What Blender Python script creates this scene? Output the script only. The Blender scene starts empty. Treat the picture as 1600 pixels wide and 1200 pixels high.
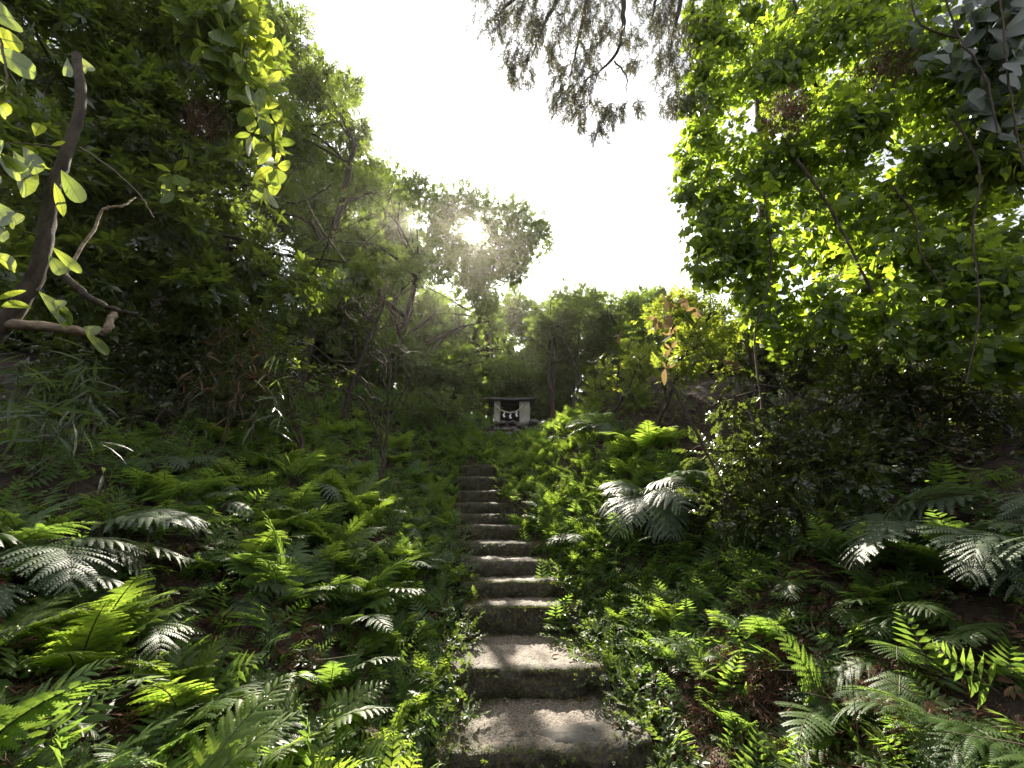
import bpy, math, random
import numpy as np
from mathutils import Vector, Matrix

rng = np.random.default_rng(11)
random.seed(11)
scene = bpy.context.scene
COL = scene.collection
R = math.radians

# ------------------------------------------------------------------ camera, sky, sun, exposure
EYE = np.array([0.0, 0.0, 1.5]); PITCH = R(17.0); FOC = 640.0
cam_d = bpy.data.cameras.new('camera'); cam = bpy.data.objects.new('camera', cam_d); COL.objects.link(cam)
cam_d.sensor_width = 36.0; cam_d.lens = 36.0 * FOC / 1600.0
cam_d.clip_start = 0.03; cam_d.clip_end = 500.0
cam.location = EYE; cam.rotation_euler = (R(90) + PITCH, 0, 0)
scene.camera = cam

SUN_EL, SUN_AZ = R(37.3), R(-6.6)
S = np.array([math.sin(SUN_AZ) * math.cos(SUN_EL), math.cos(SUN_AZ) * math.cos(SUN_EL), math.sin(SUN_EL)])
sun_d = bpy.data.lights.new('sun', 'SUN'); sun_d.energy = 3.9; sun_d.angle = R(0.53); sun_d.color = (1.0, 0.91, 0.77)
sun = bpy.data.objects.new('sun', sun_d); COL.objects.link(sun)
sun.rotation_euler = Vector(S).to_track_quat('Z', 'Y').to_euler()
sun.location = (-2, 15, 14)

world = bpy.data.worlds.new('World'); scene.world = world; world.use_nodes = True
nt = world.node_tree; nt.nodes.clear()
def wn(t): return nt.nodes.new(t)
w_out = wn('ShaderNodeOutputWorld'); w_bg = wn('ShaderNodeBackground')
w_sky = wn('ShaderNodeTexSky'); w_sky.sky_type = 'NISHITA'; w_sky.sun_disc = False
w_sky.sun_elevation = SUN_EL; w_sky.sun_rotation = SUN_AZ % (2 * math.pi); w_sky.air_density = 1.0; w_sky.dust_density = 2.5
w_tc = wn('ShaderNodeTexCoord')
w_dot = wn('ShaderNodeVectorMath'); w_dot.operation = 'DOT_PRODUCT'; w_dot.inputs[1].default_value = S
w_nrm = wn('ShaderNodeVectorMath'); w_nrm.operation = 'NORMALIZE'
nt.links.new(w_tc.outputs['Generated'], w_nrm.inputs[0]); nt.links.new(w_nrm.outputs[0], w_dot.inputs[0])
w_max = wn('ShaderNodeMath'); w_max.operation = 'MAXIMUM'; w_max.inputs[1].default_value = 0.0
nt.links.new(w_dot.outputs['Value'], w_max.inputs[0])
def wpow(e, k):
    a = wn('ShaderNodeMath'); a.operation = 'POWER'; a.inputs[1].default_value = e
    nt.links.new(w_max.outputs[0], a.inputs[0])
    b = wn('ShaderNodeMath'); b.operation = 'MULTIPLY'; b.inputs[1].default_value = k
    nt.links.new(a.outputs[0], b.inputs[0]); return b
w_noise = wn('ShaderNodeTexNoise'); w_noise.inputs['Scale'].default_value = 1.6; w_noise.inputs['Detail'].default_value = 4.0
nt.links.new(w_nrm.outputs[0], w_noise.inputs['Vector'])
w_map = wn('ShaderNodeMapRange'); w_map.inputs[1].default_value = 0.35; w_map.inputs[2].default_value = 0.7
w_map.inputs[3].default_value = 1.3; w_map.inputs[4].default_value = 4.5
nt.links.new(w_noise.outputs[0], w_map.inputs[0])
def wadd(a, b):
    m = wn('ShaderNodeMath'); m.operation = 'ADD'; nt.links.new(a.outputs[0], m.inputs[0]); nt.links.new(b.outputs[0], m.inputs[1]); return m
veil = wadd(w_map, wpow(14, 4.0))
veil = wadd(veil, wpow(60, 14.0))
veil = wadd(veil, wpow(900, 40.0))
veil = wadd(veil, wpow(9000, 60.0))
w_tint = wn('ShaderNodeVectorMath'); w_tint.operation = 'SCALE'; w_tint.inputs[0].default_value = (0.97, 0.985, 1.0)
nt.links.new(veil.outputs[0], w_tint.inputs['Scale'])
w_mix = wn('ShaderNodeMix'); w_mix.data_type = 'RGBA'; w_mix.inputs[0].default_value = 0.88
nt.links.new(w_sky.outputs[0], w_mix.inputs[6]); nt.links.new(w_tint.outputs[0], w_mix.inputs[7])
nt.links.new(w_mix.outputs[2], w_bg.inputs['Color']); w_bg.inputs['Strength'].default_value = 0.1
nt.links.new(w_bg.outputs[0], w_out.inputs[0])

vs = scene.view_settings
scene.display_settings.display_device = 'sRGB'
vs.view_transform = 'Standard'; vs.look = 'None'; vs.exposure = 2.45; vs.gamma = 1.0; vs.use_curve_mapping = False
scene.render.engine = 'CYCLES'
cy = scene.cycles
cy.max_bounces = 7; cy.diffuse_bounces = 4; cy.glossy_bounces = 2; cy.transmission_bounces = 5; cy.transparent_max_bounces = 4
cy.sample_clamp_indirect = 4.0; cy.sample_clamp_direct = 20.0; cy.use_denoising = True

# ------------------------------------------------------------------ helpers
def ray(px, py):
    u = (px - 800) / FOC; v = (600 - py) / FOC
    return np.array([u, math.cos(PITCH) - v * math.sin(PITCH), math.sin(PITCH) + v * math.cos(PITCH)])
def P(px, py, Y):
    d = ray(px, py); return EYE + d * (Y / d[1])
def depth(px, py, Y): return Y / ray(px, py)[1]
def project(p):
    q = np.asarray(p) - EYE
    f = q[..., 1] * math.cos(PITCH) + q[..., 2] * math.sin(PITCH)
    v = -q[..., 1] * math.sin(PITCH) + q[..., 2] * math.cos(PITCH)
    f = np.where(f < 1e-3, 1e-3, f)
    return 800 + FOC * q[..., 0] / f, 600 - FOC * v / f, f
def norm(a): return a / (np.linalg.norm(a, axis=-1, keepdims=True) + 1e-9)

ORD = ['first', 'second', 'third', 'fourth', 'fifth', 'sixth', 'seventh', 'eighth', 'ninth', 'tenth', 'eleventh', 'twelfth', 'thirteenth', 'fourteenth', 'fifteenth', 'sixteenth', 'seventeenth', 'eighteenth', 'nineteenth', 'twentieth', 'twenty-first', 'twenty-second', 'twenty-third', 'twenty-fourth']
class MB:
    """gathers triangles and quads, then links them as one mesh object"""
    def __init__(s): s.v = []; s.f = []; s.n = 0
    def add(s, V, F, m=0):
        V = np.asarray(V, float).reshape(-1, 3); F = np.asarray(F, int)
        if len(F) == 0: return
        s.v.append(V); s.f.append((F + s.n, m)); s.n += len(V)
    def mesh(s, name, mats, smooth=True):
        me = bpy.data.meshes.new(name)
        if s.n == 0: return me
        V = np.concatenate(s.v); me.vertices.add(len(V)); me.vertices.foreach_set('co', V.astype(np.float32).ravel())
        li = np.concatenate([F.ravel() for F, m in s.f]); tot = np.concatenate([np.full(len(F), F.shape[1]) for F, m in s.f])
        mi = np.concatenate([np.full(len(F), m) for F, m in s.f])
        me.loops.add(len(li)); me.loops.foreach_set('vertex_index', li.astype(np.int32))
        me.polygons.add(len(tot)); st = np.concatenate([[0], np.cumsum(tot)[:-1]])
        me.polygons.foreach_set('loop_start', st.astype(np.int32))
        me.polygons.foreach_set('material_index', mi.astype(np.int32))
        me.polygons.foreach_set('use_smooth', np.full(len(tot), smooth))
        for m in (mats if isinstance(mats, (list, tuple)) else [mats]): me.materials.append(m)
        me.update(calc_edges=True); me.validate()
        return me
    def build(s, name, mats, parent=None, smooth=True):
        return link(name, s.mesh(name, mats, smooth), parent)
def link(name, me, parent=None):
    o = bpy.data.objects.new(name, me); COL.objects.link(o)
    if parent is not None: o.parent = parent
    return o
def tag(o, label=None, cat=None, group=None, kind=None):
    if label: o['label'] = label
    if cat: o['category'] = cat
    if group: o['group'] = group
    if kind: o['kind'] = kind
    return o
def thing(name, loc, label, cat, group=None, rot=(0, 0, 0)):
    o = bpy.data.objects.new(name, None); COL.objects.link(o); o.location = loc; o.rotation_euler = rot
    o.empty_display_size = 0.1
    return tag(o, label, cat, group)

def tube(pts, rad, sides=6, cap=True, rough=0.0):
    pts = np.asarray(pts, float); n = len(pts)
    rad = np.full(n, rad) if np.isscalar(rad) else np.asarray(rad, float)
    T = norm(np.gradient(pts, axis=0))
    ref = np.array([0.31, 0.17, 0.93]) if abs(T[:, 2]).mean() < 0.85 else np.array([1.0, 0.1, 0.05])
    A = norm(np.cross(T, ref)); B = np.cross(T, A)
    a = np.linspace(0, 2 * math.pi, sides, endpoint=False)
    rr = rad[:, None] * (1 + rough * rng.normal(size=(n, sides)))
    V = pts[:, None, :] + rr[..., None] * (np.cos(a)[None, :, None] * A[:, None, :] + np.sin(a)[None, :, None] * B[:, None, :])
    V = V.reshape(-1, 3)
    i = np.arange(n - 1)[:, None] * sides; j = np.arange(sides)[None, :]; k = (j + 1) % sides
    F = np.stack([i + j, i + k, i + sides + k, i + sides + j], -1).reshape(-1, 4)
    return V, F
def add_tube(mb, pts, rad, sides=6, m=0, rough=0.0, cap=False):
    V, F = tube(pts, rad, sides, rough=rough); mb.add(V, F, m)
    if cap:
        n = len(V)
        for ring in (np.arange(sides)[::-1], np.arange(n - sides, n)):
            mb.add(V[ring], [list(range(sides))], m)
def curve(pts, n=10, wob=0.0):
    """smooth curve through control points (Catmull-Rom), with a little wobble"""
    p = np.asarray(pts, float); p = np.vstack([2 * p[0] - p[1], p, 2 * p[-1] - p[-2]])
    out = []
    for i in range(1, len(p) - 2):
        for t in np.linspace(0, 1, n, endpoint=False):
            a, b, c, d = p[i - 1], p[i], p[i + 1], p[i + 2]
            out.append(0.5 * (2 * b + (c - a) * t + (2 * a - 5 * b + 4 * c - d) * t * t + (3 * b - a - 3 * c + d) * t ** 3))
    out.append(p[-2]); out = np.array(out)
    if wob: out[1:-1] += rng.normal(size=out[1:-1].shape) * wob
    return out

def vnoise(x, y, seed=0):
    """cheap smooth value noise on numpy arrays"""
    x = np.asarray(x, float); y = np.asarray(y, float)
    xi = np.floor(x).astype(np.int64); yi = np.floor(y).astype(np.int64); fx = x - xi; fy = y - yi
    fx = fx * fx * (3 - 2 * fx); fy = fy * fy * (3 - 2 * fy)
    def h(a, b):
        n = (a * 374761393 + b * 668265263 + seed * 1274126177) & 0x7fffffff
        n = ((n ^ (n >> 13)) * 1274126177) & 0x7fffffff
        return ((n ^ (n >> 16)) & 0xffff) / 65535.0 * 2 - 1
    return (h(xi, yi) * (1 - fx) + h(xi + 1, yi) * fx) * (1 - fy) + (h(xi, yi + 1) * (1 - fx) + h(xi + 1, yi + 1) * fx) * fy
def fbm(x, y, seed=0, o=4): return sum(vnoise(np.asarray(x) * 2 ** k, np.asarray(y) * 2 ** k, seed + k) / 2 ** k for k in range(o))

# ------------------------------------------------------------------ materials
def mat_new(name):
    m = bpy.data.materials.new(name); m.use_nodes = True; m.node_tree.nodes.clear(); return m, m.node_tree
def leaf_mat(name, lo, hi, trans, tw=0.4, rough=0.45, spec=0.5, vein=False):
    """leaf: diffuse and gloss on the surface, light passing through; each leaf its own tint"""
    m, t = mat_new(name); N = t.nodes.new; L = t.links.new
    out = N('ShaderNodeOutputMaterial'); geo = N('ShaderNodeNewGeometry'); oi = N('ShaderNodeObjectInfo')
    add = N('ShaderNodeMath'); add.operation = 'ADD'; L(geo.outputs['Random Per Island'], add.inputs[0]); L(oi.outputs['Random'], add.inputs[1])
    fr = N('ShaderNodeMath'); fr.operation = 'FRACT'; L(add.outputs[0], fr.inputs[0])
    mx = N('ShaderNodeMix'); mx.data_type = 'RGBA'; mx.inputs[6].default_value = (*lo, 1); mx.inputs[7].default_value = (*hi, 1); L(fr.outputs[0], mx.inputs[0])
    tc = N('ShaderNodeTexCoord'); no = N('ShaderNodeTexNoise'); no.inputs['Scale'].default_value = 22.0; no.inputs['Detail'].default_value = 3.0
    L(tc.outputs['Object'], no.inputs['Vector'])
    mr = N('ShaderNodeMapRange'); mr.inputs[1].default_value = 0.3; mr.inputs[2].default_value = 0.75; mr.inputs[3].default_value = 0.7; mr.inputs[4].default_value = 1.2; L(no.outputs[0], mr.inputs[0])
    sc = N('ShaderNodeVectorMath'); sc.operation = 'SCALE'; L(mx.outputs[2], sc.inputs[0]); L(mr.outputs[0], sc.inputs['Scale'])
    p = N('ShaderNodeBsdfPrincipled'); p.inputs['Roughness'].default_value = rough; p.inputs['Specular IOR Level'].default_value = spec
    L(sc.outputs[0], p.inputs['Base Color'])
    bp = N('ShaderNodeBump'); bp.inputs['Strength'].default_value = 0.25; bp.inputs['Distance'].default_value = 0.01; L(no.outputs[0], bp.inputs['Height']); L(bp.outputs[0], p.inputs['Normal'])
    tr = N('ShaderNodeBsdfTranslucent')
    t2 = N('ShaderNodeMix'); t2.data_type = 'RGBA'; t2.inputs[6].default_value = (trans[0] * 0.6, trans[1] * 0.7, trans[2] * 0.9, 1); t2.inputs[7].default_value = (*trans, 1); L(fr.outputs[0], t2.inputs[0])
    L(t2.outputs[2], tr.inputs['Color'])
    ms = N('ShaderNodeMixShader'); ms.inputs[0].default_value = tw; L(p.outputs[0], ms.inputs[1]); L(tr.outputs[0], ms.inputs[2])
    L(ms.outputs[0], out.inputs[0]); return m
def noise_mat(name, cols, scale=8.0, rough=0.9, bump=0.4, detail=8.0, stretch=(1, 1, 1), spec=0.3, dist=0.02):
    m, t = mat_new(name); N = t.nodes.new; L = t.links.new
    out = N('ShaderNodeOutputMaterial'); tc = N('ShaderNodeTexCoord'); mp = N('ShaderNodeMapping'); mp.inputs['Scale'].default_value = stretch
    L(tc.outputs['Object'], mp.inputs[0])
    no = N('ShaderNodeTexNoise'); no.inputs['Scale'].default_value = scale; no.inputs['Detail'].default_value = detail; no.inputs['Roughness'].default_value = 0.65; L(mp.outputs[0], no.inputs['Vector'])
    cr = N('ShaderNodeValToRGB'); e = cr.color_ramp.elements
    e[0].position = 0.3; e[0].color = (*cols[0], 1); e[1].position = 0.7; e[1].color = (*cols[-1], 1)
    for i, c in enumerate(cols[1:-1]):
        x = e.new(0.3 + 0.4 * (i + 1) / (len(cols) - 1)); x.color = (*c, 1)
    L(no.outputs[0], cr.inputs[0])
    p = N('ShaderNodeBsdfPrincipled'); p.inputs['Roughness'].default_value = rough; p.inputs['Specular IOR Level'].default_value = spec; L(cr.outputs[0], p.inputs['Base Color'])
    bp = N('ShaderNodeBump'); bp.inputs['Strength'].default_value = bump; bp.inputs['Distance'].default_value = dist; L(no.outputs[0], bp.inputs['Height']); L(bp.outputs[0], p.inputs['Normal'])
    L(p.outputs[0], out.inputs[0]); return m

M_EVER = leaf_mat('evergreen_leaf', (0.028, 0.042, 0.014), (0.058, 0.080, 0.026), (0.30, 0.38, 0.035), 0.40, 0.36, 0.75)
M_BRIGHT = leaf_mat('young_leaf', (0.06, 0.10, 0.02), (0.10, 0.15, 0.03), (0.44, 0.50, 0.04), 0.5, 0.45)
M_BROAD = leaf_mat('broadleaf_leaf', (0.036, 0.056, 0.018), (0.072, 0.10, 0.032), (0.30, 0.38, 0.04), 0.44, 0.45)
M_FAR = leaf_mat('far_leaf', (0.034, 0.056, 0.018), (0.066, 0.10, 0.030), (0.27, 0.37, 0.035), 0.44, 0.5)
M_VINE = leaf_mat('vine_leaf', (0.045, 0.07, 0.016), (0.085, 0.12, 0.024), (0.44, 0.57, 0.035), 0.52, 0.42)
M_IVY = leaf_mat('ivy_leaf', (0.016, 0.026, 0.014), (0.035, 0.05, 0.03), (0.14, 0.2, 0.03), 0.25, 0.5, 0.4)
M_ORANGE = leaf_mat('coppery_leaf', (0.13, 0.075, 0.025), (0.20, 0.11, 0.04), (0.38, 0.24, 0.09), 0.40, 0.45)
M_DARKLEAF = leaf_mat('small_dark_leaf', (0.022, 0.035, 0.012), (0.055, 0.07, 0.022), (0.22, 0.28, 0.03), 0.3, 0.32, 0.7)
M_GRASS = leaf_mat('bamboo_leaf', (0.03, 0.05, 0.02), (0.065, 0.085, 0.04), (0.20, 0.27, 0.05), 0.35, 0.4)
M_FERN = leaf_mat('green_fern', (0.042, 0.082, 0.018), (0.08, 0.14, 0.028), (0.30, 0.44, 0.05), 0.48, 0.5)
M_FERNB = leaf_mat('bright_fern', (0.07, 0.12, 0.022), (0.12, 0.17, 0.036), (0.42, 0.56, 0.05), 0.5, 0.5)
M_SILVER = leaf_mat('glossy_fern', (0.065, 0.095, 0.05), (0.11, 0.145, 0.085), (0.20, 0.29, 0.07), 0.26, 0.52, 0.5)
M_HERB = leaf_mat('herb_leaf', (0.04, 0.064, 0.022), (0.075, 0.105, 0.04), (0.26, 0.35, 0.04), 0.38, 0.45)
M_NEEDLE = leaf_mat('cedar_needle', (0.025, 0.030, 0.013), (0.065, 0.058, 0.026), (0.16, 0.15, 0.035), 0.2, 0.55)
M_DEAD = leaf_mat('dead_leaf', (0.06, 0.032, 0.018), (0.16, 0.09, 0.05), (0.20, 0.09, 0.04), 0.2, 0.7, 0.3)
M_DEADRED = leaf_mat('dead_cedar', (0.06, 0.032, 0.02), (0.12, 0.065, 0.04), (0.16, 0.07, 0.035), 0.2, 0.75, 0.2)
M_MOSS = leaf_mat('moss_blade', (0.05, 0.065, 0.012), (0.11, 0.12, 0.02), (0.2, 0.24, 0.02), 0.3, 0.8, 0.2)
M_BARK = noise_mat('bark', [(0.018, 0.013, 0.010), (0.05, 0.038, 0.028), (0.09, 0.07, 0.05)], 30, 0.9, 0.9, stretch=(1, 1, 0.3))
M_BARKL = noise_mat('bare_wood', [(0.07, 0.05, 0.035), (0.20, 0.145, 0.10), (0.34, 0.27, 0.2)], 40, 0.8, 0.6, stretch=(0.3, 1, 1))
M_TWIG = noise_mat('twig', [(0.07, 0.055, 0.04), (0.14, 0.11, 0.08)], 40, 0.85, 0.3)
M_STALK = noise_mat('stalk', [(0.035, 0.03, 0.015), (0.06, 0.06, 0.02)], 40, 0.7, 0.2)
M_SOIL = noise_mat('soil', [(0.016, 0.011, 0.008), (0.04, 0.028, 0.02), (0.075, 0.05, 0.035)], 14, 0.95, 1.0, dist=0.05)
M_ROCK = noise_mat('rock', [(0.05, 0.05, 0.04), (0.12, 0.11, 0.10), (0.22, 0.21, 0.19)], 9, 0.9, 0.8, dist=0.03)
M_SHRINE = noise_mat('shrine_stone', [(0.2, 0.19, 0.155), (0.3, 0.285, 0.235), (0.38, 0.365, 0.31)], 6, 0.85, 0.3)
M_ROOF = noise_mat('roof_stone', [(0.05, 0.05, 0.05), (0.10, 0.10, 0.095)], 9, 0.9, 0.4)
M_DARKIN = noise_mat('dark_opening', [(0.012, 0.010, 0.010), (0.03, 0.026, 0.024)], 12, 0.9, 0.4)  # the opening's darkness put into the colour of back slab and lintel
M_ROPE = noise_mat('straw_rope', [(0.42, 0.38, 0.28), (0.6, 0.56, 0.45)], 60, 0.9, 0.5)
def veined_mat():
    m = leaf_mat('large_leaf', (0.07, 0.11, 0.02), (0.10, 0.15, 0.03), (0.46, 0.52, 0.05), 0.52, 0.42); t = m.node_tree; N = t.nodes.new; L = t.links.new
    tc = N('ShaderNodeTexCoord'); sp = N('ShaderNodeSeparateXYZ'); L(tc.outputs['Object'], sp.inputs[0])
    def M(op, a, b=None):
        n = N('ShaderNodeMath'); n.operation = op
        for i, v in enumerate((a, b)):
            if v is None: continue
            if isinstance(v, (int, float)): n.inputs[i].default_value = v
            else: L(v, n.inputs[i])
        return n.outputs[0]
    ay = M('ABSOLUTE', sp.outputs[1]); side = M('FRACT', M('MULTIPLY', M('SUBTRACT', sp.outputs[0], M('MULTIPLY', ay, 0.8)), 9.0))
    v = M('MAXIMUM', M('LESS_THAN', ay, 0.014), M('MULTIPLY', M('LESS_THAN', side, 0.12), 0.6))
    tr = [n for n in t.nodes if n.type == 'BSDF_TRANSLUCENT'][0]; src = tr.inputs[0].links[0].from_socket
    mx = N('ShaderNodeMix'); mx.data_type = 'RGBA'; mx.inputs[7].default_value = (0.16, 0.2, 0.02, 1); L(v, mx.inputs[0]); L(src, mx.inputs[6]); L(mx.outputs[2], tr.inputs[0]); return m
M_BIGLEAF = veined_mat()
M_PAPER = noise_mat('white_paper', [(0.72, 0.72, 0.7), (0.8, 0.8, 0.78)], 20, 0.8, 0.05)

def step_material():
    m, t = mat_new('weathered_concrete'); N = t.nodes.new; L = t.links.new
    out = N('ShaderNodeOutputMaterial'); tc = N('ShaderNodeTexCoord'); geo = N('ShaderNodeNewGeometry')
    n1 = N('ShaderNodeTexNoise'); n1.inputs['Scale'].default_value = 70; n1.inputs['Detail'].default_value = 6
    n2 = N('ShaderNodeTexNoise'); n2.inputs['Scale'].default_value = 5.0; n2.inputs['Detail'].default_value = 7; n2.inputs['Roughness'].default_value = 0.7
    n3 = N('ShaderNodeTexVoronoi'); n3.inputs['Scale'].default_value = 70
    for n in (n1, n2, n3): L(tc.outputs['Object'], n.inputs['Vector'])
    c1 = N('ShaderNodeValToRGB'); e = c1.color_ramp.elements
    e[0].position = 0.36; e[0].color = (0.035, 0.029, 0.022, 1); e[1].position = 0.64; e[1].color = (0.225, 0.18, 0.135, 1); L(n1.outputs[0], c1.inputs[0])
    c2 = N('ShaderNodeValToRGB'); e = c2.color_ramp.elements
    e[0].position = 0.0; e[0].color = (0.45, 0.45, 0.45, 1); e[1].position = 0.35; e[1].color = (1, 1, 1, 1); L(n3.outputs['Distance'], c2.inputs[0])
    mu = N('ShaderNodeMix'); mu.data_type = 'RGBA'; mu.blend_type = 'MULTIPLY'; mu.inputs[0].default_value = 0.7; L(c1.outputs[0], mu.inputs[6]); L(c2.outputs[0], mu.inputs[7])
    # moss: where the noise is high, near the front and back edges, and all over the upright faces
    at = N('ShaderNodeAttribute'); at.attribute_name = 'moss'
    ad = N('ShaderNodeMath'); ad.operation = 'ADD'; L(n2.outputs[0], ad.inputs[0]); L(at.outputs['Fac'], ad.inputs[1])
    mr = N('ShaderNodeMapRange'); mr.inputs[1].default_value = 0.53; mr.inputs[2].default_value = 0.80; L(ad.outputs[0], mr.inputs[0])
    n4 = N('ShaderNodeTexNoise'); n4.inputs['Scale'].default_value = 38; n4.inputs['Detail'].default_value = 5; L(tc.outputs['Object'], n4.inputs['Vector'])
    c4 = N('ShaderNodeValToRGB'); e = c4.color_ramp.elements
    e[0].position = 0.35; e[0].color = (0.018, 0.013, 0.009, 1); e[1].position = 0.68; e[1].color = (0.070, 0.064, 0.020, 1)
    x = e.new(0.5); x.color = (0.034, 0.028, 0.014, 1); L(n4.outputs[0], c4.inputs[0])
    mx = N('ShaderNodeMix'); mx.data_type = 'RGBA'; L(mr.outputs[0], mx.inputs[0]); L(mu.outputs[2], mx.inputs[6]); L(c4.outputs[0], mx.inputs[7])
    p = N('ShaderNodeBsdfPrincipled'); p.inputs['Roughness'].default_value = 0.78; p.inputs['Specular IOR Level'].default_value = 0.45; L(mx.outputs[2], p.inputs['Base Color'])
    hs = N('ShaderNodeMath'); hs.operation = 'ADD'; L(n1.outputs[0], hs.inputs[0]); L(n4.outputs[0], hs.inputs[1])
    bp = N('ShaderNodeBump'); bp.inputs['Strength'].default_value = 0.9; bp.inputs['Distance'].default_value = 0.012; L(hs.outputs[0], bp.inputs['Height']); L(bp.outputs[0], p.inputs['Normal'])
    L(p.outputs[0], out.inputs[0]); return m
M_STEP = step_material()

# ------------------------------------------------------------------ ground
#        front y, tread z, centre x, width
STEPS = [(2.86, 0.20, 0.19, 1.24), (3.53, 0.38, 0.13, 1.18), (4.38, 0.62, 0.10, 1.14), (4.76, 0.775, 0.03, 1.16), (5.20, 0.93, -0.05, 1.22),
         (5.68, 1.085, -0.14, 1.20), (6.15, 1.275, -0.22, 1.16), (6.62, 1.43, -0.34, 1.14), (7.0, 1.60, -0.40, 1.12), (7.42, 1.81, -0.44, 1.1),
         (7.85, 2.07, -0.46, 1.1), (8.3, 2.34, -0.45, 1.1)]
_py = [-30, 0.0, 2.8] + [s[0] + 0.05 for s in STEPS] + [9.0, 10.3, 10.9, 12.5, 20, 80]
_pz = [-1.6, -0.3, -0.12] + [(STEPS[i - 1][1] if i else 0.0) - 0.07 for i in range(len(STEPS))] + [2.55, 3.30, 3.66, 3.80, 5.0, 12.0]
_cx = [0.1, 0.2, 0.2] + [s[2] for s in STEPS] + [-0.35, -0.05, 0.05, 0.05, 0.0, 0.0]
def zpath(y): return np.interp(y, _py, _pz)
def xpath(y): return np.interp(y, _py, _cx)
def ground_z(x, y):
    x = np.asarray(x, float); y = np.asarray(y, float)
    dx = x - xpath(y); s = np.abs(dx); half = np.where(dx < 0, np.interp(y, [4, 6, 9], [0.62, 0.55, 0.45]), np.interp(y, [4.6, 5.6, 7.0, 8.4, 9.5], [0.64, 0.48, 0.16, 0.0, 0.4]))
    e = np.maximum(0, s - half)
    slope = np.where(dx < 0, 0.60, 0.66)
    bank = np.where(e < 3.2, slope * e, slope * 3.2 + 0.30 * (e - 3.2))
    bank = bank * np.interp(y, [-3, 0, 9, 11, 14, 25], [0.8, 1, 0.85, 0.45, 0.3, 0.25])
    k = np.clip(e / 0.5, 0, 1)
    bank = bank + np.where(dx > 0, np.clip(e / 0.22, 0, 1) * np.interp(y, [4.6, 5.6, 8.4, 9.2], [0, .2, .26, 0]), 0)
    return zpath(y) + bank + k * (0.10 * fbm(x * 1.3, y * 1.3, 3) + 0.03 * fbm(x * 6, y * 6, 9))
def ground_hit(px, py, h=0.0):
    d = ray(px, py)
    for t in np.arange(0.8, 30, 0.02):
        q = EYE + d * t
        if q[2] < ground_z(q[0], q[1]) + h: return q[0], q[1], float(ground_z(q[0], q[1]))
    return q[0], q[1], float(ground_z(q[0], q[1]))

def grid_mesh(xs, ys):
    X, Y = np.meshgrid(xs, ys); V = np.stack([X, Y, ground_z(X, Y)], -1).reshape(-1, 3)
    nx, ny = len(xs), len(ys); i = np.arange(ny - 1)[:, None] * nx + np.arange(nx - 1)[None, :]
    return V, np.stack([i, i + 1, i + nx + 1, i + nx], -1).reshape(-1, 4)
xs = np.concatenate([np.linspace(-80, -7, 26)[:-1], np.linspace(-7, 7, 160), np.linspace(7, 80, 26)[1:]])
ys = np.concatenate([np.linspace(-30, -1, 14)[:-1], np.linspace(-1, 13, 160), np.linspace(13, 100, 30)[1:]])
V, F = grid_mesh(xs, ys); mb = MB(); mb.add(V, F)
tag(mb.build('ground', M_SOIL), kind='structure')

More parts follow.
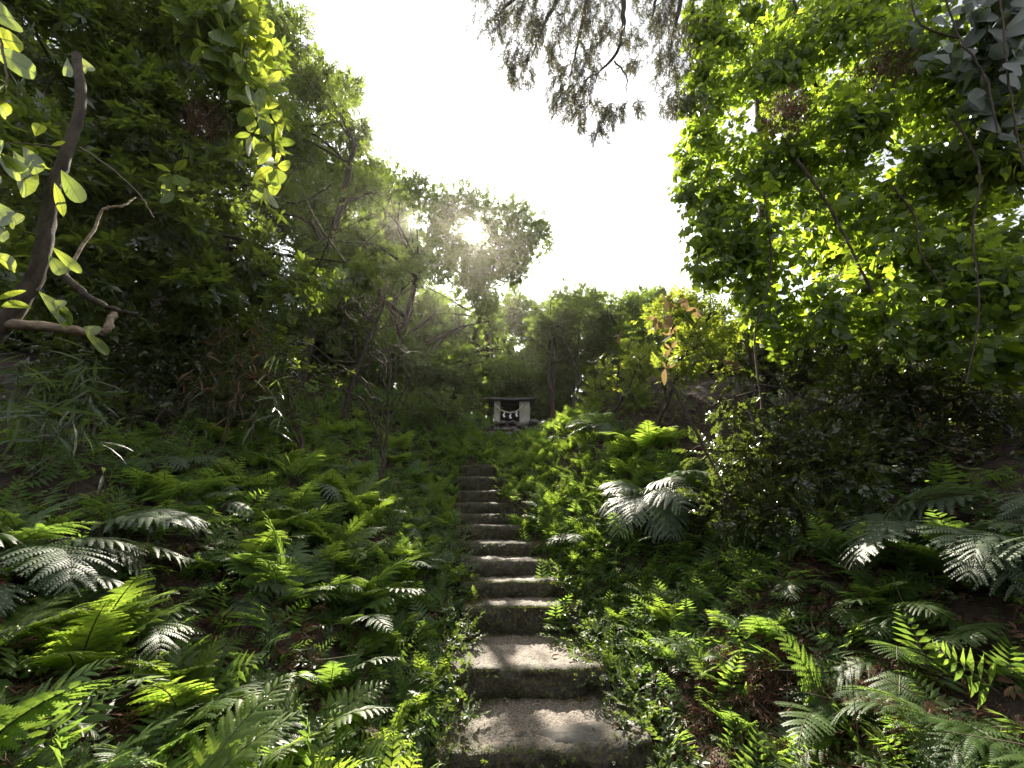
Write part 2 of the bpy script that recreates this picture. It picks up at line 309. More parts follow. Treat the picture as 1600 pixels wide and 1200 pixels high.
# ------------------------------------------------------------------ the stairway
stairs = thing('stone_stairway', (0.2, 2.9, 0.0), 'mossy concrete stairway climbing between the fern banks to the shrine', 'stairs')
for si, (fy, tz, cx, w) in enumerate(STEPS):
    dep = (STEPS[si + 1][0] - fy if si + 1 < len(STEPS) else 0.6) + 0.12
    rise = tz - (STEPS[si - 1][1] if si else -0.05) + 0.06
    nx, bow = 96, 0.05 + 0.05 * rng.random()
    prof = [(0.03, -rise), (0.012, -rise * 0.8), (0.0, -rise * 0.6), (-0.004, -rise * 0.4), (-0.004, -rise * 0.22), (0.0, -0.045), (0.010, -0.018), (0.03, -0.004)]
    prof += [(0.03 + (dep - 0.03) * k / 26, 0.0) for k in range(1, 27)] + [(dep, -rise), (0.03, -rise)]
    prof = np.array(prof); n = len(prof)
    xx = np.linspace(-w / 2, w / 2, nx); V = np.zeros((nx, n, 3)); moss = np.zeros((nx, n))
    tilt = rng.normal() * 0.02 + (0.018 if 1 < si < 5 else 0)
    sd = si * 17
    for a, x in enumerate(xx):
        fr = -bow * (1 - (2 * x / w) ** 2) + 0.016 * float(fbm(x * 3 + sd, si * 3.1, 5)) + 0.012 * float(fbm(x * 14 + sd, si * 1.7, 6)) + 0.05 * x * (1 if 1 < si < 5 else 0.2)
        k = np.clip(1 - prof[:, 0] / 0.3, 0, 1)
        V[a, :, 0] = x + cx; V[a, :, 1] = fy + prof[:, 0] + fr * k
        nz = 0.010 * fbm(x * 4 + sd, prof[:, 0] * 4 + sd, 21) + 0.006 * fbm(x * 17 + sd, prof[:, 0] * 17, 31) + 0.004 * fbm(x * 50 + sd, prof[:, 0] * 50, 33)
        V[a, :, 2] = tz + prof[:, 1] + tilt * x + np.where(prof[:, 1] > -0.05, nz, 0)
        V[a, :, 1] += np.where(prof[:, 1] < -0.03, 0.03 * fbm(x * 7 + sd, prof[:, 1] * 12, 41), 0)
        edge = np.clip((abs(x) - (w / 2 - 0.34)) / 0.3, 0, 1)
        tread = prof[:, 1] > -0.01
        vis = dep - 0.12
        mfront = np.clip(1 - (prof[:, 0] - 0.01) / 0.12, 0, 1) * 0.40; mback = np.clip((prof[:, 0] - (vis - 0.16)) / 0.16, 0, 1) * 0.36
        moss[a] = np.where(tread, np.maximum(np.maximum(mfront, mback), edge * 0.48) - 0.02, 0.52)
    i = np.arange(nx - 1)[:, None] * n + np.arange(n - 1)[None, :]
    F = np.stack([i, i + n, i + n + 1, i + 1], -1).reshape(-1, 4)
    mb = MB(); mb.add(V.reshape(-1, 3) - np.array([0.2, 2.9, 0.0]), F)
    for a in (0, nx - 1):
        mb.v.append(np.zeros((0, 3)))
    st = mb.build('step', M_STEP, stairs)
    at = st.data.attributes.new('moss', 'FLOAT', 'POINT'); at.data.foreach_set('value', moss.reshape(-1).astype(np.float32))
    bm_sides = MB()
def step_z(x, y):
    for fy, tz, cx, w in reversed(STEPS):
        if y >= fy - 0.04: return tz
    return 0.0

# ------------------------------------------------------------------ leaf, spray and crown builders
def leaf_shape(w=0.36, fold=0.10, curl=0.18, nseg=4, point=0.9):
    s = np.linspace(0, 1, nseg + 1); half = w / 2 * np.sin(np.pi * s ** point) ** 0.8; half[0] = 0.012; half[-1] = 0.0
    mid = np.stack([s, 0 * s, -curl * s ** 2], -1)
    V = [mid]; up = fold * half / (w / 2) * w
    Lh = np.stack([s + 0.02, half, -curl * s ** 2 + up], -1)[1:-1]; Rh = Lh * np.array([1, -1, 1])
    V = np.concatenate([mid, Lh, Rh]); n = nseg + 1; a = n; b = n + nseg - 1; T = []
    for off, flip in ((a, False), (b, True)):
        T.append((0, 1, off)); T.append((nseg - 1, nseg, off + nseg - 2))
        for k in range(1, nseg - 1): T.append((k, k + 1, off + k)); T.append((k, off + k, off + k - 1))
    T = [(t[0], t[2], t[1]) if i >= len(T) // 2 else t for i, t in enumerate(T)]
    return V, np.array(T)
def kite(w=0.45, fold=0.12, curl=0.15):
    return np.array([(0, 0, 0), (1, 0, -curl), (0.42, w / 2, fold * w - curl * .2), (0.42, -w / 2, fold * w - curl * .2)], float), np.array([(0, 1, 2), (0, 3, 1)])
def rotm(ax, ay, az): return np.array(Matrix.Rotation(az, 3, 'Z') @ Matrix.Rotation(ay, 3, 'Y') @ Matrix.Rotation(ax, 3, 'X'))

def spray_alternate(n=9, ll=0.42, spread=55, droop=12, seed=0):
    r = np.random.default_rng(seed); Ms = []
    for k in range(n):
        s = 0.18 + 0.82 * k / (n - 1); side = 1 if k % 2 else -1
        az = R(side * (spread - 30 * s) + r.normal() * 9) if k < n - 1 else R(r.normal() * 8)
        m = rotm(R(r.normal() * 22 + side * 14), R(droop + r.normal() * 14), az) * ll * (1.05 - 0.35 * s) * r.uniform(0.8, 1.15)
        Ms.append((m, np.array([s * 0.75, 0, -0.06 * s * s])))
    return Ms, [(0, 0, 0), (0.4, 0.01, 0.0), (0.75, 0, -0.06)]
def spray_whorl(n=7, ll=0.6, droop=8, seed=0):
    r = np.random.default_rng(seed); Ms = []
    for k in range(n):
        az = R(-135 + 270 * k / (n - 1) + r.normal() * 10)
        m = rotm(R(r.normal() * 15), R(droop + r.normal() * 14), az) * ll * r.uniform(0.75, 1.15)
        Ms.append((m, np.array([0.42 + 0.04 * k / n, 0, 0.0])))
    m = rotm(0, R(-20), 0) * ll * 0.6; Ms.append((m, np.array([0.46, 0, 0])))
    return Ms, [(0, 0, 0), (0.22, 0.01, -0.01), (0.46, 0, 0)]
def spray_vine(n=8, ll=0.46, seed=0):
    r = np.random.default_rng(seed); Ms = []
    for k in range(n):
        s = (k + 0.5) / n; side = 1 if k % 2 else -1
        m = rotm(R(r.normal() * 20), R(38 + r.normal() * 20), R(side * 60 + r.normal() * 25)) * ll * r.uniform(0.7, 1.2)
        Ms.append((m, np.array([s * 0.8, side * 0.06, -0.1 * s * s])))
    return Ms, [(0, 0, 0), (0.4, 0.0, -0.03), (0.8, 0, -0.1)]

class Spray:
    def __init__(s, gen, leafshape, twig=0.008, seeds=4, fine=None, **kw):
        s.leafV, s.leafF = leafshape; s.fine = fine or leafshape; s.vars = []
        for k in range(seeds):
            Ms, tw = gen(seed=k + 5, **kw); V = []; F = []; n = 0
            for m, o in Ms: V.append(s.leafV @ m.T + o); F.append(s.leafF + n); n += len(s.leafV)
            tv, tf = tube([tw[0], tw[-1]], [twig, twig * 0.4], 3)
            if len(s.leafF) == 2:      # tiny far leaves: a flat twig is enough
                a_, b_ = np.array(tw[0], float), np.array(tw[-1], float); o_ = np.array([0, twig, 0]); tv, tf = np.array([a_ - o_, a_ + o_, b_ + o_ * .4, b_ - o_ * .4]), np.array([(0, 1, 2, 3)])
            s.vars.append((np.concatenate(V), np.concatenate(F), tv, tf, Ms))

SUNLINE = (EYE, 0.32)                      # the sun itself shows through a hole in the crown
GAPS = []     # (point, radius): openings in the canopy through which the sun reaches a spot
def sun_cull(pos, size=0.2):
    keep = np.ones(len(pos), bool)
    q = pos - EYE; t = q @ S; keep &= ~((np.linalg.norm(q - t[:, None] * S, axis=1) < 0.019 * t + 0.5 * size) & (t > .9))   # the sun shows through the crown
    q = pos - P(60, 330, 1.65); t = q @ S; keep &= ~((np.linalg.norm(q - t[:, None] * S, axis=1) < 0.6) & (t > .9))   # the hole that lights the big leaves
    for g, r in GAPS:
        q = pos - g; t = q @ S; dist = np.linalg.norm(q - t[:, None] * S, axis=1)
        keep &= ~((t > 0.9) & (dist < r * (0.6 + 0.7 * rng.random(len(pos)))) & ((rng.random(len(pos)) < np.where(pos[:, 1] > 9, 0.82, 0.9)) | (r == SUNLINE[1])))
    return keep

def basis(D, upj=0.5):
    N = len(D); D = norm(D); U = norm(np.array([0, 0, 1.0]) + upj * rng.normal(size=(N, 3)))
    Yv = norm(np.cross(U, D)); Z = np.cross(D, Yv)
    return np.stack([D, Yv, Z], -1)        # columns

def bake(mb, spray, M, pos, leaf_i=0, twig_i=1):
    which = rng.integers(0, len(spray.vars), len(pos))
    for k, (V, F, tv, tf, Ms) in enumerate(spray.vars):
        sel = np.where(which == k)[0]
        if not len(sel): continue
        for (vv, ff, mi) in ((V, F, leaf_i), (tv, tf, twig_i)):
            W = np.einsum('nij,vj->nvi', M[sel], vv) + pos[sel][:, None, :]
            FF = ff[None] + (np.arange(len(sel)) * len(vv))[:, None, None]
            mb.add(W.reshape(-1, 3), FF.reshape(-1, ff.shape[1]), mi)

DENS = 7.0
def scatter(blobs, size, dens, flat=1.0, droop=0.15, layers=1.0, sub=9):
    """spray centres and directions for a crown made of rounded lumps; blob = (px, py, radius px, Y[, density])"""
    Pp = []; Dd = []
    for b in blobs:
        px, py, rp, Y = b[:4]; dm = b[4] if len(b) > 4 else 1.0
        c = P(px, py, Y); dpt = depth(px, py, Y); r = rp * dpt / FOC
        n = max(4, int(DENS * dens * dm * (r / size) ** 2))
        cs = norm(rng.normal(size=(sub, 3))) * (r * 0.72 * rng.random((sub, 1)) ** 0.4)
        rs = r * rng.uniform(0.28, 0.5, sub)
        i = rng.integers(0, sub, n); dirs = norm(rng.normal(size=(n, 3)))
        off = cs[i] + dirs * (rs[i] * rng.random(n) ** 0.35)[:, None]
        off[:, 1] *= flat
        Pp.append(c + off); Dd.append(norm(dirs * 0.7 + norm(off) * 0.5 + np.array([0, 0, 0.15 - droop]) + rng.normal(size=(n, 3)) * 0.35))
    return np.concatenate(Pp), np.concatenate(Dd)

LEAF_MESH = {}
def leaf_objects(root, spray, M, pos, mat, n, key, name='leaf'):
    """the n sprays' leaves as parts of their own, sharing one mesh"""
    base = np.array(root.location)
    if key not in LEAF_MESH:
        mb = MB(); mb.add(*spray.fine); LEAF_MESH[key] = mb.mesh('leaf', mat)
    cnt = 0
    for k in range(len(pos)):
        Ms = spray.vars[k % len(spray.vars)][4]
        for m, o in Ms:
            if cnt >= n: return
            A = M[k] @ m; q = M[k] @ o + pos[k]
            ob = bpy.data.objects.new(name, LEAF_MESH[key]); COL.objects.link(ob); ob.parent = root
            X = Matrix.Identity(4)
            for a in range(3):
                for b in range(3): X[a][b] = A[a][b]
                X[a][3] = q[a] - base[a]
            ob.matrix_local = X; cnt += 1

def tree(name, base, label, cat, blobs, spray, size, dens, mat, trunk=None, limbs=(), r0=0.1, group=None, flat=1.0, droop=0.15,
         nleaf=0, key=None, upj=0.5, auto_limbs=True, bark=None, part='crown', sub=9, keepout=None):
    bark = bark or M_BARK
    root = thing(name, base, label, cat, group); base = np.asarray(base, float)
    cen = np.array([P(*b[:2], b[3]) for b in blobs])
    if trunk is None:
        top = cen[np.argsort(cen[:, 2])[len(cen) // 2]]
        trunk = [base - [0, 0, 0.15], base * 0.6 + top * 0.4 + rng.normal(size=3) * 0.1, top]
    tp = curve(trunk, 7, 0.012); rad = np.linspace(r0, r0 * 0.35, len(tp)); rad[0] *= 1.35
    mb = MB(); add_tube(mb, tp - base, rad, 9, rough=0.06, cap=True); mb.build('trunk', bark, root)
    if auto_limbs:
        for c in cen:
            i = int(np.argmin(np.linalg.norm(tp[len(tp) // 3:] - c + [0, 0, 0.8], axis=1))) + len(tp) // 3
            if np.linalg.norm(tp[i] - c) < 0.25: continue
            lp = curve([tp[i], tp[i] * 0.5 + c * 0.5 + rng.normal(size=3) * 0.12 + [0, 0, 0.1], c], 5, 0.012)
            mb = MB(); add_tube(mb, lp - base, np.linspace(rad[i] * 0.6, 0.012, len(lp)), 6, rough=0.05)
            for _ in range(5):
                k = rng.integers(len(lp) // 2, len(lp)); d = norm(rng.normal(size=3)) * np.linalg.norm(lp[-1] - lp[0]) * 0.4
                add_tube(mb, curve([lp[k], lp[k] + d * 0.5 + rng.normal(size=3) * 0.05, lp[k] + d], 3) - base, np.linspace(0.012, 0.004, 7), 4)
            mb.build('branch', bark, root)
    for l in limbs:
        lp = curve(l[0], 6, 0.01); mb = MB(); add_tube(mb, lp - base, np.linspace(l[1], l[2], len(lp)), 7, rough=0.06, cap=True)
        mb.build('branch', l[3] if len(l) > 3 else bark, root)
    pos, D = scatter(blobs, size, dens, flat, droop, sub=sub)
    k = sun_cull(pos, size)
    if keepout is not None: k &= ~keepout(pos)
    pos = pos[k]; D = D[k]
    M = basis(D, upj) * (size * rng.uniform(0.7, 1.25, len(pos)))[:, None, None]
    if nleaf:
        px, py, f = project(pos); inside = (px > -20) & (px < 1620) & (py > -20) & (py < 1220)
        order = np.argsort(np.where(inside, f, 99)); per = len(spray.vars[0][4]); ns = nleaf // per + 1
        pick = order[:ns]; rest = order[ns:]
        leaf_objects(root, spray, M[pick], pos[pick], mat, nleaf, key)
        pos = pos[rest]; M = M[rest]
    mb = MB(); bake(mb, spray, M, pos - base)
    tag(mb.build(part, [mat, M_TWIG], root), kind='stuff')
    return root

SP_EVER = Spray(spray_whorl, leaf_shape(0.36, 0.08, 0.16, 2), n=7, ll=0.62, fine=leaf_shape(0.36, 0.08, 0.16, 4))
SP_BROAD = Spray(spray_alternate, leaf_shape(0.42, 0.10, 0.15, 2), n=9, ll=0.42, fine=leaf_shape(0.42, 0.10, 0.15, 4))
SP_FAR = Spray(spray_alternate, kite(0.5), n=10, ll=0.42)
SP_LANCE = Spray(spray_alternate, leaf_shape(0.26, 0.08, 0.22, 2), n=10, ll=0.46, droop=16, fine=leaf_shape(0.26, 0.08, 0.22, 4))
SP_VINE = Spray(spray_vine, leaf_shape(0.62, 0.08, 0.16, 2, 0.75), n=8, ll=0.42, fine=leaf_shape(0.62, 0.08, 0.16, 4, 0.75))
SP_SMALL = Spray(spray_alternate, kite(0.5), n=10, ll=0.32)
def spray_pinnate(n=18, seed=0):
    r = np.random.default_rng(seed); Ms = []
    for k in range(n):
        i = k // 2; u = i / (n // 2 - 1); side = 1 if k % 2 else -1
        Ms.append((rotm(R(side * 8 + r.normal() * 8), R(r.normal() * 8 + 6), R(side * (72 - 26 * u))) * (0.42 * (1 - u) ** .8 + .05) * r.uniform(.9, 1.1), np.array([0.12 + 0.86 * u, 0, .1 * u - .28 * u * u])))
    return Ms, [(0, 0, 0), (1, 0, -.18)]
SP_PINN = Spray(spray_pinnate, kite(0.28, .05, .2), twig=.006, n=18)

def gz(x, y): return float(ground_z(x, y))
def at_ground(x, y): return (x, y, gz(x, y))

# sunny openings: aimed at the spots that catch the sun in the photograph
for (px, py, Y, r) in [(560, 780, 3.6, 0.8), (420, 760, 3.2, 0.6), (650, 830, 4.2, 0.9), (150, 930, 2.2, 0.55), (430, 850, 3.0, 0.5), (880, 800, 5.5, 1.0),
                       (820, 860, 5.2, 0.7), (820, 1020, 4.0, 0.42), (830, 1130, 3.1, 0.42), (600, 900, 3.4, 0.5), (520, 690, 4.2, 0.8), (300, 1040, 2.2, 0.35),
                       (700, 900, 3.8, 0.5), (1020, 690, 5.0, 0.9), (1100, 820, 3.4, 0.5), (1350, 720, 2.6, 0.5), (1400, 1000, 2.3, 0.4), (620, 660, 5.5, 0.7), (1050, 500, 6.0, 1.2),
                       (370, 60, 3.9, 1.0), (415, 230, 4.2, .8), (330, 330, 4.2, .7), (240, 290, 4.0, .6), (480, 430, 5.0, .6), (130, 760, 2.6, .6), (1450, 450, 3.0, .7), (580, 560, 6.2, 1.0), (60, 300, 1.7, 1.0), (30, 90, 1.6, .6), (90, 770, 2.2, .6), (480, 900, 3.0, .6), (350, 800, 2.8, .5), (560, 860, 3.6, .6), (640, 760, 5, .8), (580, 700, 5, .7), (700, 800, 5, .7), (660, 950, 3.3, .5), (250, 800, 2.6, .5), (100, 1080, 1.8, .4), (450, 1050, 2.4, .5), (1000, 850, 4, .6), (950, 950, 3.6, .6), (950, 800, 5, .8), (1150, 950, 3, .5), (1250, 1050, 2.5, .4), (1480, 1050, 2.2, .5), (1500, 760, 2.4, .5), (1100, 700, 4.6, .6), (430, 700, 4.4, .6), (760, 700, 8.5, .8), (900, 720, 7, .8)]:
    GAPS.append((P(px, py, Y), r * 0.85))
GAPS.append(SUNLINE)

# ------------------------------------------------------------------ thin scattering volume, added to give the sun its glow
def glow_haze_box():
    V, F = boxv(-14, 14, -3, 30, -3.5, 22); mb = MB(); mb.add(V, F)
    m, t = mat_new('glow_haze'); o = t.nodes.new('ShaderNodeOutputMaterial'); v = t.nodes.new('ShaderNodeVolumePrincipled')
    v.inputs['Color'].default_value = (1.0, 0.93, 0.84, 1); v.inputs['Density'].default_value = 0.0007; v.inputs['Anisotropy'].default_value = 0.9
    t.links.new(v.outputs[0], o.inputs['Volume']); tag(mb.build('sun_glow_haze', m, None, False), kind='stuff')
def boxv(x0, x1, y0, y1, z0, z1):
    V = [(x, y, z) for z in (z0, z1) for y in (y0, y1) for x in (x0, x1)]
    return V, [(0, 2, 3, 1), (4, 5, 7, 6), (0, 1, 5, 4), (2, 6, 7, 3), (0, 4, 6, 2), (1, 3, 7, 5)]
glow_haze_box()
# ------------------------------------------------------------------ trees
tree('evergreen_tree', at_ground(-4.9, 6.2), 'tall dark evergreen at upper left with glowing yellow-green shoots', 'tree',
     [(60, 60, 110, 3.3), (190, 60, 110, 3.9), (310, 70, 90, 4.1), (375, 150, 60, 4.1), (290, 200, 110, 4.3), (170, 210, 110, 4.1), (385, 290, 60, 4.4), (290, 340, 110, 4.5),
      (190, 380, 100, 4.4), (420, 390, 65, 4.8), (330, 460, 90, 4.8), (480, 440, 55, 5.2), (100, 420, 110, 3.9), (540, 410, 50, 5.6), (380, 60, 55, 4.1), (30, 250, 110, 3.4)],
     SP_EVER, 0.21, 4.2, M_EVER, r0=0.13, trunk=[np.array([-4.9, 6.2, gz(-4.9, 6.2) - .2]), P(230, 380, 6.0), P(250, 200, 5.6), P(260, 40, 5.2)], nleaf=300, key='ever')
tree('broadleaf_tree', at_ground(-4.6, 8.4), 'small-leaved tree with crooked bare limbs rising behind the dark evergreen', 'tree',
     [(475, 120, 55, 8), (530, 170, 50, 8), (470, 215, 60, 8), (555, 225, 38, 8), (490, 330, 65, 8), (590, 300, 36, 8.3), (445, 60, 50, 7.8), (430, 330, 60, 7.8), (400, 200, 70, 8.4), (560, 300, 45, 8.2), (420, 440, 70, 8.4)],
     SP_BROAD, 0.26, 6.5, M_BROAD, r0=0.14,
     limbs=[([P(430, 330, 7.9), P(445, 225, 7.8), P(462, 190, 7.8), P(480, 197, 7.8), P(530, 190, 7.8)], 0.04, 0.015),
            ([P(445, 320, 7.9), P(480, 312, 7.9), P(525, 285, 7.9)], 0.03, 0.01)])
tree('broadleaf_tree', at_ground(-3.6, 10.6), 'bushy tree with tangled dead vines on the left below the sun', 'tree',
     [(560, 370, 70, 10), (640, 345, 50, 10.4), (655, 420, 60, 10.4), (590, 460, 75, 10), (520, 420, 60, 9.6), (680, 490, 60, 10.6), (610, 550, 75, 10), (530, 520, 70, 9.6), (610, 310, 42, 10.4), (470, 520, 70, 9.6), (570, 300, 36, 10), (640, 300, 30, 10.4), (520, 340, 50, 9.8)],
     SP_FAR, 0.28, 7.5, M_FAR, r0=0.15)
tree('broadleaf_tree', at_ground(-6.2, 12.0), 'taller small-leaved tree filling the left skyline behind the crooked-limbed one', 'tree',
     [(470, 110, 40, 11.5), (515, 150, 42, 11.5), (555, 200, 40, 11.6), (585, 250, 34, 11.6), (480, 220, 60, 11.5), (535, 270, 52, 11.6), (590, 305, 36, 11.8), (500, 330, 60, 11.5), (560, 360, 52, 11.8), (450, 300, 60, 11.4), (440, 60, 40, 11.4), (500, 420, 60, 11.5), (600, 400, 50, 12)],
     SP_FAR, 0.3, 6.5, M_BROAD, r0=0.15)
tree('round_tree', at_ground(-2.4, 14.2), 'round-crowned tree with the sun shining through its leaves', 'tree',
     [(715, 322, 42, 13), (700, 370, 50, 13), (785, 335, 46, 13.2), (745, 320, 28, 13), (690, 315, 30, 13), (675, 350, 32, 13), (740, 395, 30, 13), (828, 368, 40, 13.2), (780, 385, 48, 13.2), (842, 402, 30, 13), (805, 400, 40, 13.4), (760, 430, 42, 13), (715, 425, 45, 13), (805, 430, 30, 13), (740, 470, 45, 13), (650, 400, 40, 13)],
     SP_FAR, 0.28, 6, M_FAR, r0=0.12, sub=16)
tree('ivy_clad_tree', at_ground(-1.9, 11.4), 'dark ivy-clad tree standing left of the little shrine', 'tree',
     [(720, 520, 62, 12), (770, 500, 50, 12.6), (690, 580, 55, 11.4), (755, 565, 45, 12.4), (650, 520, 55, 11.6), (735, 605, 30, 12), (660, 600, 45, 11), (790, 545, 45, 13)],
     SP_FAR, 0.26, 9.5, M_FAR, r0=0.2)
tree('thin_stemmed_tree', at_ground(1.5, 13.8), 'spreading tree on several thin stems right behind the shrine', 'tree',
     [(878, 450, 32, 13.4), (860, 500, 48, 13.4), (915, 485, 48, 13.4), (960, 500, 42, 13.6), (830, 530, 42, 13.6), (985, 485, 30, 13.8), (900, 530, 48, 14), (950, 545, 44, 14), (870, 570, 35, 14.5)],
     SP_FAR, 0.26, 6.5, M_FAR, r0=0.09,
     limbs=[([np.array([1.6, 13.6, 4.0]), P(905, 600, 13.5), P(885, 540, 13.4), P(875, 500, 13.4)], 0.06, 0.02), ([np.array([1.9, 13.7, 4.0]), P(903, 560, 13.5), P(905, 500, 13.4)], 0.05, 0.02),
            ([np.array([1.3, 13.6, 4.0]), P(868, 540, 13.4), P(840, 500, 13.4)], 0.04, 0.015)])
tree('broadleaf_tree', at_ground(3.6, 16.0), 'dense dark tree closing the gap on the far right of the shrine', 'tree',
     [(1000, 485, 32, 16), (1035, 500, 45, 15.5), (985, 540, 50, 16), (1040, 560, 55, 14.5), (925, 600, 40, 15), (980, 600, 45, 14), (1090, 520, 60, 14)],
     SP_FAR, 0.32, 7, M_FAR, r0=0.16)
tree('broadleaf_tree', at_ground(0.4, 17.0), 'shaded tree with sky glinting through right behind the shrine roof', 'tree',
     [(770, 590, 50, 16), (820, 600, 50, 16.5), (870, 615, 45, 16), (800, 640, 45, 16), (720, 620, 50, 15), (860, 645, 45, 15)],
     SP_FAR, 0.32, 7, M_FAR, r0=0.16)

vine_wall = [(1275, 390, 60, 4.5, .7), (1260, 330, 60, 4.8, .6), (1330, 400, 60, 4.6, .6), (1180, 60, 60, 4.7, .6), (1290, 120, 70, 4.8, .5), (1400, 380, 70, 4.6, .5), (1240, 230, 60, 4.9, .5), (1500, 300, 80, 4.3, .5), (1140, 220, 40, 4.6, .7), (1590, 480, 60, 3.4, .7), (1100, 20, 40, 4.2), (1160, 0, 50, 4.2), (1260, 170, 70, 4.2), (1270, 300, 70, 4.1), (1390, 150, 70, 4.0), (1400, 300, 70, 4.0), (1520, 160, 80, 3.6), (1520, 330, 80, 3.6), (1150, 110, 55, 4.3), (1150, 300, 50, 4.3), (1260, 20, 60, 4.2), (1400, 10, 70, 4.0), (1260, 430, 60, 4.0), (1380, 430, 70, 3.8), (1510, 450, 60, 3.4), (1118, 55, 48, 4.1, 1.6), (1108, 110, 40, 4.1, 1.4), (1105, 160, 36, 4.1, 1.8), (1095, 210, 34, 4.1, 1.6), (1092, 250, 30, 4.1, 1.8), (1098, 295, 34, 4.1, 1.6), (1112, 330, 38, 4.1, 1.6), (1125, 410, 45, 4.0, 1.6), (1115, 370, 40, 4.0, 1.4), (1170, 440, 50, 3.9, 1.3), (1200, 90, 80, 3.9), (1190, 240, 80, 3.9), (1210, 370, 80, 3.8), (1330, 60, 95, 3.7),
     (1320, 200, 95, 3.6), (1340, 340, 95, 3.5), (1450, 80, 95, 3.4), (1460, 230, 95, 3.3), (1460, 380, 95, 3.2), (1570, 100, 95, 3.1), (1570, 260, 95, 3.0), (1570, 420, 95, 2.9), (1320, 460, 75, 3.5), (1440, 490, 70, 3.2),
     (1570, 540, 60, 2.9), (1200, 480, 60, 3.8)]
tree('vine_covered_tree', at_ground(3.2, 5.2), 'tall vine-draped tree whose backlit leaves wall the right side', 'tree', vine_wall,
     SP_VINE, 0.265, 4.6, M_VINE, r0=0.15, flat=0.34, auto_limbs=False, trunk=[np.array([3.2, 5.2, gz(3.2, 5.2) - .2]), P(1200, 420, 4.9), P(1190, 200, 4.9), P(1170, 0, 4.9)], droop=0.75, nleaf=300, key='vine',
     limbs=[([P(1240, 0, 4.2), P(1290, 180, 4.0), P(1330, 330, 3.8), P(1390, 470, 3.6)], 0.02, 0.014), ([P(1150, 250, 4.4), P(1300, 215, 4.1), P(1420, 240, 3.9)], 0.04, 0.02)])
shrubs = [
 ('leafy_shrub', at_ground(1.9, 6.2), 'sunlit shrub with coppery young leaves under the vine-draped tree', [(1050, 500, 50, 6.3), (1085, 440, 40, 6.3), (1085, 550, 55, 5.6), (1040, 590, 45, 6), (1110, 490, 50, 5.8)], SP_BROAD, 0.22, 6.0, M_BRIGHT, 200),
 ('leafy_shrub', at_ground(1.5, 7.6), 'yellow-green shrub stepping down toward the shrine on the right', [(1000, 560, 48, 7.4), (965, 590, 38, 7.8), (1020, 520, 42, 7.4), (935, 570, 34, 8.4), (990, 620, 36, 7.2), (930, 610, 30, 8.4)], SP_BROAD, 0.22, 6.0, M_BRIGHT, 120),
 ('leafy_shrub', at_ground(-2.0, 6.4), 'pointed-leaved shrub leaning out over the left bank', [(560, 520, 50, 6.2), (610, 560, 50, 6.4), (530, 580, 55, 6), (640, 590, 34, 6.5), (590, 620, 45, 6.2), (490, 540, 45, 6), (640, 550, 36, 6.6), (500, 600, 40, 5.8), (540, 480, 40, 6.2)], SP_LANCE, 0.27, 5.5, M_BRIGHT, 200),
 ('leafy_shrub', at_ground(-2.7, 5.4), 'low shrub among the bamboo grass on the left bank', [(450, 590, 45, 5.4), (400, 560, 45, 5.4), (440, 640, 35, 5.2), (370, 610, 40, 5.2)], SP_LANCE, 0.24, 4.5, M_BROAD, 0),
 ('leafy_shrub', at_ground(-1.5, 9.6), 'shaded shrub at the left of the slope below the shrine', [(690, 625, 32, 9.2), (720, 640, 26, 9.6), (655, 630, 32, 9.0), (745, 625, 20, 10.4)], SP_SMALL, 0.22, 5.5, M_BROAD, 0),
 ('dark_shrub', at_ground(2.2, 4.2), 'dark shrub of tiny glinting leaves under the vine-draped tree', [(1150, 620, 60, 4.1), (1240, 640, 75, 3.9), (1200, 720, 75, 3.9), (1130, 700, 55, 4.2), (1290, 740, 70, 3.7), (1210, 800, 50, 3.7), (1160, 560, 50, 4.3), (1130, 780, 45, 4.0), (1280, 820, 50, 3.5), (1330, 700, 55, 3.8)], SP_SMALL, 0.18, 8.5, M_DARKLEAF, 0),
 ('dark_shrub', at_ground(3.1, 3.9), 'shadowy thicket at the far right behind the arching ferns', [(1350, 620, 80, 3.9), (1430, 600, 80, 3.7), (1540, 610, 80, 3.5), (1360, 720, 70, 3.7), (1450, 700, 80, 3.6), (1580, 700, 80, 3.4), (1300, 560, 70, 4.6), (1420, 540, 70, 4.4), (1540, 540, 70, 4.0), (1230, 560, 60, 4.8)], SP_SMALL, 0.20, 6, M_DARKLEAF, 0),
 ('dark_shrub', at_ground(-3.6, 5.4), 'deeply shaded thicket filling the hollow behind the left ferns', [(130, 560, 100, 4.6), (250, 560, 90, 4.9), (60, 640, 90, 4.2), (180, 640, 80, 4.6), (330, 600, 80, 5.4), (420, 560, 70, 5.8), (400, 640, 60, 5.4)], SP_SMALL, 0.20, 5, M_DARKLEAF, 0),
]
for nm, base, lab, bl, sp, size, dens, mat, nl in shrubs:
    tree(nm, base, lab, 'shrub', bl, sp, size, dens, mat, r0=0.035, nleaf=nl, key=lab, droop=0.05)

